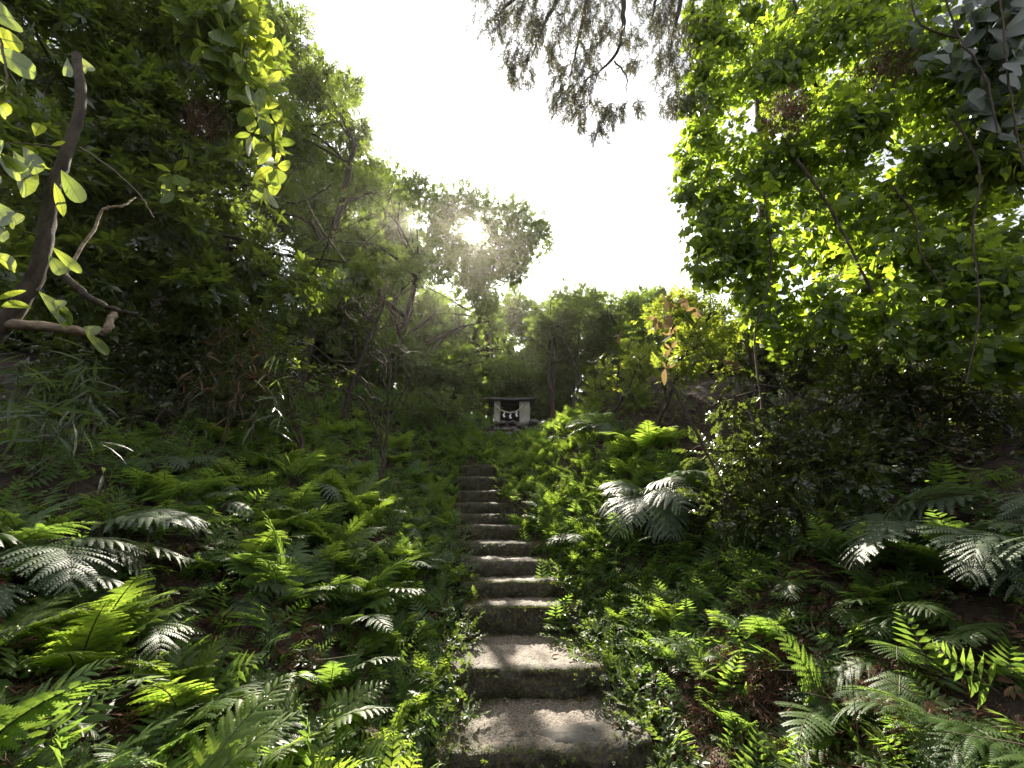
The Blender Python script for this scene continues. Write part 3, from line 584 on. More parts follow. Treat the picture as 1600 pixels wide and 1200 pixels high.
tree('bushy_tree', at_ground(-3.4, 8.0), 'dense bushy tree with long drooping leaves between the bamboo grass and the dead vines', 'tree',
     [(500, 400, 45, 7.6), (550, 440, 45, 7.6), (600, 475, 42, 7.6), (465, 470, 48, 7.4), (530, 500, 45, 7.5), (590, 415, 40, 7.8), (640, 440, 36, 8), (645, 500, 38, 8), (620, 540, 40, 7.8), (560, 540, 40, 7.4), (430, 520, 40, 7.4), (540, 380, 34, 7.8)],
     SP_LANCE, 0.27, 5.0, M_BROAD, r0=0.07)
far = [((-5.4, 21.0), 'distant tree left of the sun seen between the nearer crowns', [(520, 370, 55, 21), (580, 350, 50, 21), (630, 350, 40, 21), (540, 440, 60, 21), (610, 430, 55, 21), (640, 400, 40, 21), (575, 300, 36, 21), (625, 305, 26, 21)]),
       ((-4.2, 22.0), 'distant tree low behind the bushy vine-tangled tree', [(560, 520, 60, 21), (640, 500, 55, 22), (600, 590, 55, 21), (680, 560, 50, 22), (520, 600, 55, 20)]),
       ((-1.2, 22.5), 'distant tree behind the dark ivy-clad tree', [(650, 440, 42, 14, .6), (690, 460, 42, 15, .6), (720, 490, 45, 18, .7), (660, 490, 45, 16), (760, 500, 36, 18, .7), (690, 490, 36, 22), (730, 540, 50, 22), (780, 520, 45, 22.5), (740, 600, 45, 22), (800, 580, 45, 22.5)]),
       ((2.2, 22.0), 'distant tree behind the thin-stemmed one', [(850, 520, 50, 22), (900, 500, 45, 22), (870, 590, 50, 22), (940, 560, 50, 22), (830, 620, 40, 22), (810, 490, 32, 23)]),
       ((5.4, 22.0), 'distant tree closing the slope on the far right', [(970, 510, 45, 22), (1030, 500, 45, 22), (1010, 570, 50, 22), (1080, 540, 55, 21), (960, 620, 45, 22), (1080, 610, 50, 21)])]
for (x, y), lab, bl in far:
    tree('distant_tree', at_ground(x, y), lab, 'tree', bl, SP_FAR, 0.72, 12, M_FAR, r0=0.2)
# trees filling the woods on both sides, one by one
for (x, y, lab, bl) in [
    (-7.5, 7.5, 'shadowed wood tree furthest left behind the bent trunk', [(60, 300, 130, 6.6), (60, 480, 130, 6.6), (180, 300, 110, 7), (20, 120, 130, 6.4), (160, 120, 110, 7)]),
    (-6.4, 9.5, 'shadowed wood tree behind the evergreen and the bamboo grass', [(300, 420, 100, 9), (220, 520, 100, 8.6), (360, 520, 90, 9.4), (300, 280, 100, 9.4), (420, 560, 80, 9.8), (300, 600, 90, 9)]),
    (-9.5, 12.0, 'shadowed wood tree low behind the left hollow', [(100, 600, 110, 9), (220, 640, 90, 10), (20, 640, 110, 8.6), (400, 620, 80, 11), (500, 620, 70, 12)])]:
    tree('wood_tree', at_ground(x, y), lab, 'tree', bl, SP_FAR, 0.52, 10, M_EVER, r0=0.16, group='trees of the dark left wood')
for (x, y, lab, bl) in [
    (6.2, 7.0, 'shadowed wood tree behind the right thicket', [(1300, 560, 90, 7), (1420, 560, 90, 6.6), (1540, 580, 90, 6.2), (1220, 580, 70, 7.4), (1350, 650, 80, 7), (1500, 660, 80, 6.4), (1160, 560, 60, 8), (1110, 600, 60, 8.5), (1180, 640, 60, 7.5)])]:
    tree('wood_tree', at_ground(x, y), lab, 'tree', bl, SP_FAR, 0.5, 9, M_EVER, r0=0.16)

wb = MB(); n = 2400  # unseen foliage added behind the camera to block sky light from the back
wx = rng.uniform(-11, 11, n); wy = -4.5 - np.abs(rng.normal(size=n)) * 2.0 + .03 * wx ** 2; wz = rng.uniform(-1.2, 4.5, n) ; keepw = (wz < 3.5 + 1.5 * vnoise(wx * .5, wy * .3, 4))
wp = np.stack([wx, wy, wz], -1)[keepw]
bake(wb, SP_FAR, basis(rng.normal(size=wp.shape), .6) * rng.uniform(.9, 1.5, len(wp))[:, None, None], wp)
tag(wb.build('shading_woodland', [M_EVER, M_TWIG]), kind='stuff')
# ------------------------------------------------------------------ the bent broken trunk on the left, with its big leaves
Y0 = 1.75
base = np.array([-2.75, 1.75, gz(-2.75, 1.75)])
bent = thing('bent_tree', base, 'bent tree with snapped top, pale stub limb and large glowing leaves at far left', 'tree')
tp = curve([base - [0, 0, 0.1], P(-40, 560, Y0), P(22, 490, Y0), P(62, 410, Y0), P(80, 310, Y0), P(105, 235, Y0), P(126, 165, Y0), P(120, 85, Y0)], 8, 0.002)
mb = MB(); add_tube(mb, tp - base, np.interp(np.linspace(0, 1, len(tp)), [0, 0.3, 0.6, 1], [0.052, 0.036, 0.028, 0.022]), 12, rough=0.07, cap=True); mb.build('trunk', M_BARK, bent)
mb = MB(); add_tube(mb, curve([P(15, 507, Y0), P(90, 513, Y0), P(140, 520, Y0 + 0.03), P(165, 515, Y0 + 0.06), P(178, 490, Y0 + .1)], 6, 0.003) - base, np.linspace(0.024, 0.015, 25) * (1 + .12 * np.sin(np.arange(25) * 1.7)), 10, rough=0.09, cap=True); mb.build('stub_branch', M_BARKL, bent)
mb = MB(); add_tube(mb, curve([P(60, 400, Y0 + 0.2), P(110, 440, Y0 + 0.2), P(160, 478, Y0 + 0.2), P(215, 490, Y0 + 0.25)], 6, 0.004) - base, np.linspace(0.026, 0.008, 19), 9, rough=0.08, cap=True); mb.build('branch', M_BARK, bent)
def twig_of(root, pts, r, mat=None, base_=None):
    b = np.array(root.location); lp = curve(pts, 6, 0.003); mb = MB(); add_tube(mb, lp - b, np.linspace(r, r * 0.4, len(lp)), 5, cap=True); return mb.build('twig', mat or M_TWIG, root)
twig_of(bent, [P(100, 430, Y0), P(150, 350, Y0 + .1), P(165, 325, Y0 + .1), P(195, 320, Y0 + .15), P(212, 308, Y0 + .2)], 0.009, M_BARKL)
twig_of(bent, [P(0, 60, 1.6), P(10, 105, 1.6), P(8, 140, 1.6), P(-5, 147, 1.6)], 0.007)
twig_of(bent, [P(95, 230, Y0), P(50, 225, 1.65), P(10, 225, 1.6)], 0.006)
BIG = leaf_shape(0.44, 0.06, 0.14, 6, 0.95); mb = MB(); mb.add(*BIG); big_me = mb.mesh('leaf', M_BIGLEAF)
def big_leaf(root, a, b, width=1.0, me=None, roll=0.0, Ya=1.6, Yb=1.5, name='leaf'):
    """a leaf from its stalk (px a) to its tip (px b)"""
    p = P(*a, Ya); q = P(*b, Yb); L = 1.1 * np.linalg.norm(q - p); D = norm(q - p)
    view = norm(p - EYE); Yv = norm(np.cross(view, D)); Z = np.cross(D, Yv)
    c, s_ = math.cos(roll), math.sin(roll); Y2 = Yv * c + Z * s_; Z2 = np.cross(D, Y2)
    o = link(name, me or big_me, root); bl = np.array(root.location); X = Matrix.Identity(4)
    for i in range(3):
        X[i][0] = D[i] * L; X[i][1] = Y2[i] * L * width; X[i][2] = Z2[i] * L; X[i][3] = p[i] - bl[i]
    o.matrix_local = X; return o
for a, b, w, ro in [((-30, 55), (46, 68), 1.5, 0.3), ((-30, 20), (44, 25), 1.3, .5), ((-25, 70), (83, 128), 0.9, 0.2), ((-20, 230), (32, 250), 1.2, 0.4), ((-10, 235), (64, 296), 0.75, 0.2), ((35, 228), (75, 285), 0.9, 0.5),
                    ((20, 235), (68, 325), 0.8, 0.9), ((95, 265), (138, 332), 0.8, 0.1), ((85, 285), (102, 340), 0.9, 0.3), ((-20, 310), (30, 365), 1.0, 0.3), ((10, 330), (44, 362), 1.1, 0.6), ((-20, 345), (25, 385), 0.8, 0.5),
                    ((80, 385), (138, 435), 0.6, 0.1), ((76, 398), (108, 440), 0.8, 0.2), ((-15, 395), (45, 425), 0.9, 0.8), ((60, 455), (130, 520), 0.6, 0.4), ((130, 510), (168, 532), 1.0, 0.3), ((132, 518), (182, 562), 0.55, 0.3),
                    ((88, 488), (115, 484), 1.2, 0.3), ((82, 470), (116, 494), 0.8, 0.8), ((88, 500), (118, 510), 0.8, .5), ((-15, 150), (33, 195), 0.8, 0.6), ((-10, 140), (22, 158), 1.0, 0.3), ((128, 90), (152, 130), 0.6, .3), ((105, 90), (108, 135), 0.5, .3),
                    ((55, 213), (67, 185), 0.8, 0.2), ((58, 214), (50, 192), 0.6, 0.4), ((80, 228), (103, 220), 0.9, 0.2), ((-10, 470), (40, 450), 0.8, .8), ((0, 480), (60, 470), 0.7, 1.0), ((-20, 270), (15, 300), 1.0, 1.0), ((66, 262), (78, 258), 1.2, .6)]:
    big_leaf(bent, a, b, w * 0.43, None, ro * .5, 1.6 + 0.1 * rng.random(), 1.5 + 0.15 * rng.random())

# glowing shoots of the evergreen at the top
shoot = thing('leafy_branch', P(330, 80, 4.0), 'sunlit yellow-green leafy branch reaching out of the dark evergreen at the top', 'branch')
b0 = np.array(shoot.location)
mb = MB(); add_tube(mb, curve([P(280, 130, 4.2), P(330, 95, 3.9), P(390, 60, 3.8), P(400, 10, 3.8)], 6, .005) - b0, np.linspace(0.018, 0.006, 19), 6); mb.build('twig', M_BARKL, shoot)
LNC = leaf_shape(0.36, 0.06, 0.16, 5); mb = MB(); mb.add(*LNC); young_me = mb.mesh('leaf', M_BIGLEAF)
for (cx, cy, n, r) in [(345, 8, 6, 38), (375, 12, 6, 40), (398, 28, 6, 32), (402, 62, 7, 40), (408, 100, 6, 38), (312, 58, 4, 42), (385, 95, 5, 34), (300, 15, 4, 36), (350, 40, 4, 34), (420, 172, 4, 34), (425, 225, 5, 38), (330, 30, 6, 36), (362, 70, 6, 36), (390, 130, 6, 36), (420, 60, 5, 32), (415, 135, 6, 34), (400, 165, 5, 34), (430, 195, 5, 30), (385, 45, 6, 36), (360, 110, 5, 34), (325, 75, 5, 32), (395, 210, 5, 32), (430, 260, 5, 32), (415, 290, 5, 30), (270, 270, 5, 38), (275, 300, 4, 34)]:
    a0 = rng.random() * 6
    for k in range(n):
        an = a0 + 2 * math.pi * k / n + rng.normal() * 0.25; rr = r * rng.uniform(0.75, 1.1)
        ya = 3.75 + rng.normal() * 0.08
        big_leaf(shoot, (cx + 3 * math.cos(an), cy + 3 * math.sin(an)), (cx + rr * math.cos(an), cy + rr * math.sin(an) + 8), 1.0, young_me, rng.normal() * 0.5, ya, ya - 0.05 + rng.normal() * 0.1)

# coppery young leaves on the right shrub
cop = thing('coppery_branch', P(1060, 520, 5.0), 'branch of orange young leaves hanging before the right shrub', 'branch')
b0 = np.array(cop.location); mb = MB(); mb.add(*leaf_shape(0.32, 0.06, 0.2, 4)); cop_me = mb.mesh('leaf', M_ORANGE)
mb = MB()
for q in [[(1110, 560), (1075, 500), (1040, 470)], [(1110, 560), (1060, 530), (1045, 560)], [(1110, 560), (1090, 600), (1060, 590)], [(1110, 560), (1150, 560), (1190, 540)]]:
    add_tube(mb, curve([P(*q[0], 5.2), P(*q[1], 5.0), P(*q[2], 4.9)], 5) - b0, np.linspace(0.006, 0.002, 11), 5)
mb.build('twig', M_TWIG, cop)
for (cx, cy, n, r) in [(1040, 470, 6, 22), (1048, 492, 5, 24), (1025, 495, 5, 20), (1050, 522, 5, 24), (1048, 545, 3, 22), (1040, 575, 3, 26), (1070, 465, 4, 20), (968, 522, 3, 14), (1150, 560, 5, 30), (1170, 545, 4, 28), (1085, 480, 3, 20)]:
    for k in range(n):
        an = rng.random() * 6.28; rr = .8 * r * rng.uniform(.6, 1.1); ya = 4.9 + rng.normal() * .06
        big_leaf(cop, (cx, cy), (cx + rr * math.cos(an), cy + rr * math.sin(an) + 6), 1.0, cop_me, rng.normal() * .5, ya, ya)

# big grey-green ivy leaves in the top right corner
ivy = thing('ivy_vine', P(1560, 100, 2.4), 'ivy with large dull grey-green leaves hanging in the top right corner', 'vine')
b0 = np.array(ivy.location); mb = MB(); mb.add(*leaf_shape(0.95, 0.08, 0.12, 5, 0.62)); ivy_me = mb.mesh('leaf', M_IVY)
mb = MB()
for q in [[(1470, -20), (1500, 60), (1540, 120), (1560, 210)], [(1560, -20), (1570, 60), (1580, 150), (1600, 260)], [(1420, -10), (1440, 40), (1500, 60)]]:
    add_tube(mb, curve([P(*c, 2.5) for c in q], 6, .004) - b0, 0.008, 5)
mb.build('stem', M_BARK, ivy)
for k in range(230):
    cx = 1610 - abs(rng.normal()) * 70; cy = rng.uniform(-30, 210) * (1 if cx > 1500 else 0.6)
    an = math.pi / 2 + rng.normal() * .9; r = rng.uniform(18, 32); ya = 2.9 + rng.normal() * .15
    big_leaf(ivy, (cx, cy), (cx + r * math.cos(an), cy + r * math.sin(an)), 0.55, ivy_me, rng.normal() * .6, ya, ya - .04)

# ------------------------------------------------------------------ cedar boughs hanging into the sky
def cedar_sprig(seed):
    r = np.random.default_rng(seed); mb = MB()
    for k in range(11):
        s = k / 10; an = r.uniform(0, 6.28); p = np.array([s * 0.8, 0, 0]); d = norm(np.array([1.1, 0.75 * math.cos(an), 0.75 * math.sin(an)])) * (0.42 - 0.18 * s) * r.uniform(.8, 1.2)
        q = p + d * 0.6 + [0, 0, -0.02]; e = p + d + [0.02, 0, -0.06]
        wv = norm(np.cross(d, r.normal(size=3))) * 0.016
        mb.add([p - wv, p + wv, q + wv, q - wv, e], [(0, 1, 2), (0, 2, 3), (3, 2, 4)])
    mb.add([(0, -.008, 0), (0, .008, 0), (.8, .005, 0), (.8, -.005, 0)], [(0, 1, 2), (0, 2, 3)])
    return np.concatenate(mb.v), np.concatenate([f for f, m in mb.f])
SPR = [cedar_sprig(k) for k in range(5)]
def needles(mb, pos, D, size, m=0):
    M = basis(D, 0.8) * (size * rng.uniform(.7, 1.2, len(pos)))[:, None, None]; w = rng.integers(0, len(SPR), len(pos))
    for k, (V, F) in enumerate(SPR):
        s_ = np.where(w == k)[0]
        if len(s_) == 0: continue
        W = np.einsum('nij,vj->nvi', M[s_], V) + pos[s_][:, None]; mb.add(W.reshape(-1, 3), (F[None] + (np.arange(len(s_)) * len(V))[:, None, None]).reshape(-1, 3), m)
cb = np.array([7.2, 7.4, gz(7.2, 7.4)])
cedar = thing('cedar_tree', cb, 'tall cedar whose drooping needle boughs hang into the sky at the top', 'tree')
mb = MB(); add_tube(mb, curve([cb - [0, 0, .2], cb + [0.05, 0, 5], cb + [0, 0.1, 12], cb + [0, 0, 17]], 6, .01) - cb, np.linspace(0.32, 0.06, 19), 12, rough=.04, cap=True); mb.build('trunk', M_BARK, cedar)
CY = 4.2
boughs = [([(990, -120), (975, 0), (972, 60), (952, 98), (912, 128)], [(-30, 45), (-20, 60), (5, 70), (25, 55)]),
          ([(940, -120), (916, 0), (905, 60), (890, 120)], []),
          ([(920, -120), (880, -20), (850, 40), (830, 90)], []),
          ([(900, -130), (830, -30), (790, 10), (765, 35)], []),
          ([(960, 95), (978, 118), (978, 145)], []),
          ([(1060, -120), (1062, 0), (1050, 60), (1045, 120)], []),
          ([(1090, -100), (1080, 20), (1078, 120)], []), ([(1030, -100), (1025, -10), (1018, 30)], [])]
for q, _ in boughs:
    pts = [P(*c, CY) for c in q]
    if False: pts = [cb + [0, 0, pts[0][2] - cb[2] + 0.6]] + pts
    mb = MB(); lp = curve(pts, 6, 0.008); add_tube(mb, lp - cb, np.linspace(0.05 if q[0][1] < -50 else .014, 0.008, len(lp)), 6, rough=.05); mb.build('branch', M_BARK, cedar)
mb = MB(); pp = []; dd = []
tufts = [(770, 20, 32), (800, 45, 40), (800, 90, 34), (815, 115, 22), (840, 30, 45), (850, 80, 40), (880, 40, 45), (895, 100, 42), (875, 140, 30), (900, 150, 35), (915, 110, 35), (930, 60, 35), (900, 180, 22), (945, 160, 24), (960, 170, 22), (940, 200, 18), (985, 165, 18),
         (990, 60, 25), (990, 95, 18), (960, 30, 30), (1030, 20, 35), (1060, 30, 45), (1050, 80, 40), (1055, 125, 32), (1080, 90, 40), (1045, 160, 22), (1075, 160, 28), (1090, 30, 45), (920, 10, 45), (860, -20, 60), (970, -30, 60), (780, -30, 50), (1060, -40, 60)]
for (cx, cy, r) in tufts:
    for _ in range(int(3 + r * .34)):
        a = rng.random() * 6.28; rr = r * math.sqrt(rng.random()) * .9; x = cx + rr * math.cos(a); y = cy + rr * math.sin(a) * .8 - r * .25; Yk = CY + rng.normal() * .2
        vx = rng.normal() * .35 - .12; L = r * rng.uniform(.5, .95); m_ = int(4 + L * .3)
        for u in np.linspace(0, 1, m_):
            pp.append(P(x + vx * L * u + rng.normal() * 1.2, y + L * u, Yk + rng.normal() * .03)); dd.append(np.array([vx * .9 + rng.normal() * .28, rng.normal() * .3, -1 + rng.normal() * .2]))
needles(mb, np.array(pp) - cb, np.array(dd), 0.185)
tag(mb.build('needles', M_NEEDLE, cedar), kind='stuff')

# brown dead cedar sprays caught in the vine-covered tree
for (c, r, Y, lab) in [((1375, 105), 45, 3.4, 'clump of dead brown needles caught high among the vine leaves'), ((1225, 175), 35, 3.6, 'smaller tangle of dead brown twigs caught nearer the edge of the vine tree'),
                       ((320, 185), 30, 4.0, 'brown tangle of dead twigs hanging in the dark evergreen')]:
    t = thing('dead_spray', P(*c, Y), lab, 'dead twigs'); b0 = np.array(t.location); n = 150
    off = norm(rng.normal(size=(n, 3))) * (r * Y / ray(*c)[1] / FOC * rng.random((n, 1)) ** .5) * [1, 1, 1.2]
    mb = MB(); needles(mb, off, np.tile([0.1, 0, -1.0], (n, 1)) + rng.normal(size=(n, 3)) * .35, 0.16); tag(mb.build('needles', M_DEADRED, t), kind='stuff')
    mb = MB(); add_tube(mb, curve([P(c[0] + 30, c[1] - r, Y) - b0, P(*c, Y) - b0, P(c[0] - 15, c[1] + r, Y) - b0], 5, .005), np.linspace(.012, .004, 11), 5); mb.build('twig', M_TWIG, t)

# ------------------------------------------------------------------ vines and bare twigs
def vine(pts, r, lab, Y=None, mat=None, name='hanging_vine', cat='vine'):
    p = [P(*q[:2], q[2] if len(q) > 2 else Y) for q in pts]
    lp = curve(p, 7, 0.002); mb = MB(); add_tube(mb, lp - lp[0], np.linspace(r, r * .6, len(lp)), 6, rough=.08, cap=True)
    o = mb.build(name, mat or M_TWIG); o.location = lp[0]; return tag(o, lab, cat)
vine([(1245, 250), (1275, 290), (1310, 350), (1345, 420), (1385, 500), (1390, 560)], .016, 'dark vine slanting down through the middle of the vine tree leaves', 3.3, M_BARK)
vine([(1395, 290), (1430, 340), (1440, 400), (1500, 480)], .010, 'thin vine crossing the bright leaves at far right', 3.0, M_BARK)
vine([(1480, 170), (1530, 260), (1520, 360), (1530, 480), (1510, 600)], .009, 'thin upright vine hanging below the grey-green ivy', 2.7, M_BARK)
vine([(1195, 300), (1205, 420), (1180, 520), (1190, 640)], .012, 'dark vine dropping into the tiny-leaved shrub', 3.6, M_BARK)
vine([(1050, 600), (1080, 660), (1120, 740), (1160, 820)], .016, 'dark stem leaning across the tiny-leaved shrub', 3.9, M_BARK)
vine([(125, 230), (170, 260), (215, 300), (240, 340)], .006, 'thin straight twig slanting behind the bent trunk', 2.2)
vine([(290, 130), (310, 105), (335, 85)], .010, 'pale bare twig below the glowing shoots', 3.9, M_BARKL)
dv = thing('dead_vines', P(600, 470, 6.6), 'tangle of thin dead vines hanging on the left below the sun', 'dead vines'); b0 = np.array(dv.location)
for k in range(26):
    x = rng.uniform(545, 665); y = rng.uniform(425, 470); L = rng.uniform(30, 95)
    lp = curve([P(x, y, 6.6 + rng.normal() * .3), P(x + rng.normal() * 14 - 6, y + L * .5, 6.5), P(x + rng.normal() * 20 - 10, y + L, 6.5)], 4, .015)
    mb = MB(); add_tube(mb, lp - b0, np.linspace(.010, .005, len(lp)), 4); mb.build('stem', M_TWIG, dv)

# ------------------------------------------------------------------ bamboo grass
def bamboo(px0, px1, py0, py1, Y, n, lab, L=0.22, dead=False):
    c = P((px0 + px1) / 2, py1, Y); base = np.array([c[0], c[1], gz(c[0], c[1])]); t = thing('bamboo_grass', base, lab, 'bamboo grass'); mb = MB(); st = MB()
    LV, LF = leaf_shape(0.09, 0.03, 0.3, 3)
    for k in range(n):
        tip = P(rng.uniform(px0, px1), rng.uniform(py0, py1), Y + rng.normal() * .35); foot = np.array([tip[0] * .8 + base[0] * .2 + rng.normal() * .3, tip[1] + rng.normal() * .3, 0]); foot[2] = gz(foot[0], foot[1])
        if tip[2] < foot[2] + .15: tip[2] = foot[2] + .3
        lp = curve([foot, foot * .4 + tip * .6 + [0, 0, .08], tip], 4); add_tube(st, lp - base, np.linspace(.003, .0015, len(lp)), 3)
        for j in range(11):
            i = rng.integers(len(lp) // 3, len(lp)); an = rng.random() * 6.28
            M = rotm(rng.normal() * .5, R(rng.normal() * 28 + 12), an) * L * rng.uniform(.6, 1.2); mb.add(LV @ M.T + lp[i] - base, LF)
    tag(st.build('stems', M_STALK, t), kind='stuff'); tag(mb.build('foliage', M_DEAD if dead else M_GRASS, t), kind='stuff')
bamboo(300, 450, 540, 650, 4.9, 30, 'clump of dry bamboo grass in the shade of the left bank', 0.24)
bamboo(330, 420, 480, 600, 4.7, 22, 'withered brown bamboo grass stems above the left ferns', 0.2, True)
bamboo(0, 150, 540, 700, 3.2, 34, 'long-leaved bamboo grass at far left under the bent trunk', 0.24)

# ------------------------------------------------------------------ shrine, rope and stones
sx, sy = 0.03, 11.0; sz = P(800, 659, sy)[2]; px1 = depth(800, 640, sy) / FOC
def boxv(x0, x1, y0, y1, z0, z1):
    V = [(x, y, z) for z in (z0, z1) for y in (y0, y1) for x in (x0, x1)]
    return V, [(0, 2, 3, 1), (4, 5, 7, 6), (0, 1, 5, 4), (2, 6, 7, 3), (0, 4, 6, 2), (1, 3, 7, 5)]
shrine = thing('stone_shrine', (sx, sy, sz), 'small stone shrine with a flat roof at the head of the stairs', 'shrine')
def bevelled(name, mat, *b, w=0.012, parent=None):
    mb = MB(); mb.add(*boxv(*b)); o = mb.build(name, mat, parent, False); md = o.modifiers.new('bevel', 'BEVEL'); md.width = w; md.segments = 2; return o
def sxp(px): return (px - 801.7) * px1
H = 33 * px1
bevelled('side_slab', M_SHRINE, sxp(772), sxp(781.5), 0, 0.62, -0.12, H, parent=shrine)
bevelled('side_slab', M_SHRINE, sxp(811.5), sxp(828), 0, 0.62, -0.12, H, parent=shrine)
bevelled('back_slab', M_DARKIN, sxp(781.6), sxp(811.4), 0.5, 0.58, -0.12, H, parent=shrine)
bevelled('floor_slab', M_ROOF, sxp(781.6), sxp(811.4), 0.02, 0.49, -0.12, 0.02, parent=shrine)
bevelled('lintel', M_DARKIN, sxp(781.6), sxp(811.4), 0.06, 0.14, H * .86, H - .003, parent=shrine)
mb = MB(); x0, x1 = sxp(762), sxp(836)
V = []; nn = 12
for k in range(nn + 1):
    s = k / nn; x = x0 + (x1 - x0) * s; up = 0.035 * (2 * s - 1) ** 2
    V += [(x, -0.16, H + .003 + up), (x, 0.75, H + .003 + up), (x, 0.75, H + .05 + up), (x, 0.3, H + .10 + up * .5), (x, -0.16, H + .055 + up)]
F = [(a * 5 + j, a * 5 + (j + 1) % 5, a * 5 + 5 + (j + 1) % 5, a * 5 + 5 + j) for a in range(nn) for j in range(5)]
mb.add(V, F); mb.add([V[i] for i in range(5)], [(0, 4, 3, 2, 1)]); mb.add([V[i] for i in range(nn * 5, nn * 5 + 5)], [(0, 1, 2, 3, 4)]); mb.build('roof', M_ROOF, shrine, False)
rope = thing('straw_rope', (sx, sy - 0.05, sz + H * .75), 'straw rope with white paper streamers looped across the shrine opening', 'rope')
rl = np.array([sx, sy - .05, sz + H * .75])
def rp(px, py): return np.array([sx + sxp(px), sy - .05, sz + (659 - py) * px1])
lp = curve([rp(774, 633), rp(783, 641), rp(797, 645), rp(810, 641), rp(818, 631)], 10); mb = MB()
for ph in (0, 2.09, 4.19):
    s = np.linspace(0, 60, len(lp)) + ph; add_tube(mb, lp - rl + np.stack([0 * s, np.cos(s), np.sin(s)], -1) * .007, .012, 6)
mb.build('cord', M_ROPE, rope)
for px, py in [(787.5, 645), (797.3, 647), (807, 644)]:
    c = rp(px, py) - rl; mb = MB(); y = -.012; zz = c[2]; xw = .022
    for k in range(3):
        xo = c[0] + (-.012 if k % 2 else .012) * .8; w0 = xw * (0.8 + .25 * k); z1 = zz - .048
        b_ = boxv(xo - w0, xo + w0, c[1] + y - .004 * k, c[1] + y - .004 * k + .003, z1, zz); mb.add(*b_); zz = z1 + .004
    mb.build('paper_streamer', M_PAPER, rope, False)
def rock_mesh(seed, n=14, fl=0.7):
    import bmesh
    bm = bmesh.new(); bmesh.ops.create_icosphere(bm, subdivisions=3, radius=1.0); r = np.random.default_rng(seed)
    cuts = [(norm(r.normal(size=3)), r.uniform(.55, .85)) for _ in range(n)]
    for v in bm.verts:
        p = np.array(v.co)
        for nn_, d in cuts:
            k = p @ nn_ - d
            if k > 0: p = p - nn_ * k * .92
        p = p * (1 + .05 * vnoise(p[0] * 4 + seed, p[1] * 4 + p[2] * 3)); v.co = p * [1, .85, fl]
    me = bpy.data.meshes.new('rock'); bm.to_mesh(me); bm.free(); me.materials.append(M_ROCK)
    return me
RK = [rock_mesh(k) for k in range(6)]
def rock(x, y, z, s, lab, group=None, name='rock', k=None, sc=(1, 1, 1)):
    o = link(name, RK[rng.integers(6) if k is None else k]); o.location = (x, y, z); o.scale = (s * sc[0], s * sc[1], s * sc[2]); o.rotation_euler = (rng.normal() * .15, rng.normal() * .15, rng.random() * 6); return tag(o, lab, 'rock', group)
for row, (y0, name_row) in enumerate([(661, 'top'), (669, 'middle'), (677, 'bottom')]):
    for k in range(8):
        px = 758 + k * 14 + row * 5 + rng.normal() * 2; py = y0 + max(0, px - 830) * .2 + rng.normal() * 1.5; Y = 10.95 - (py - 658) * .022 + rng.normal() * .03
        q = P(px, py, Y); rock(q[0], q[1], q[2] - .03, rng.uniform(.12, .19), f'dark rough stone, {ORD[k]} from the left in the {name_row} row under the shrine', 'stones of the shrine mound', sc=(1.25, 1, .8))
q = P(746, 659, 10.8); rock(q[0], q[1], q[2], .16, 'pale flat stone lying just left of the shrine', sc=(1.3, .8, .35), name='flat_stone')
q = P(832, 697, 9.6); rock(q[0], q[1], q[2], .24, 'pale rounded rock among the ferns below the shrine mound')
q = P(801, 748, 8.0); rock(q[0], q[1], q[2] - .05, .24, 'brownish rock half buried right of the topmost steps')
q = P(905, 770, 6.8); rock(q[0], q[1], q[2] - .08, .16, 'small grey rock in the ferns right of the upper steps')

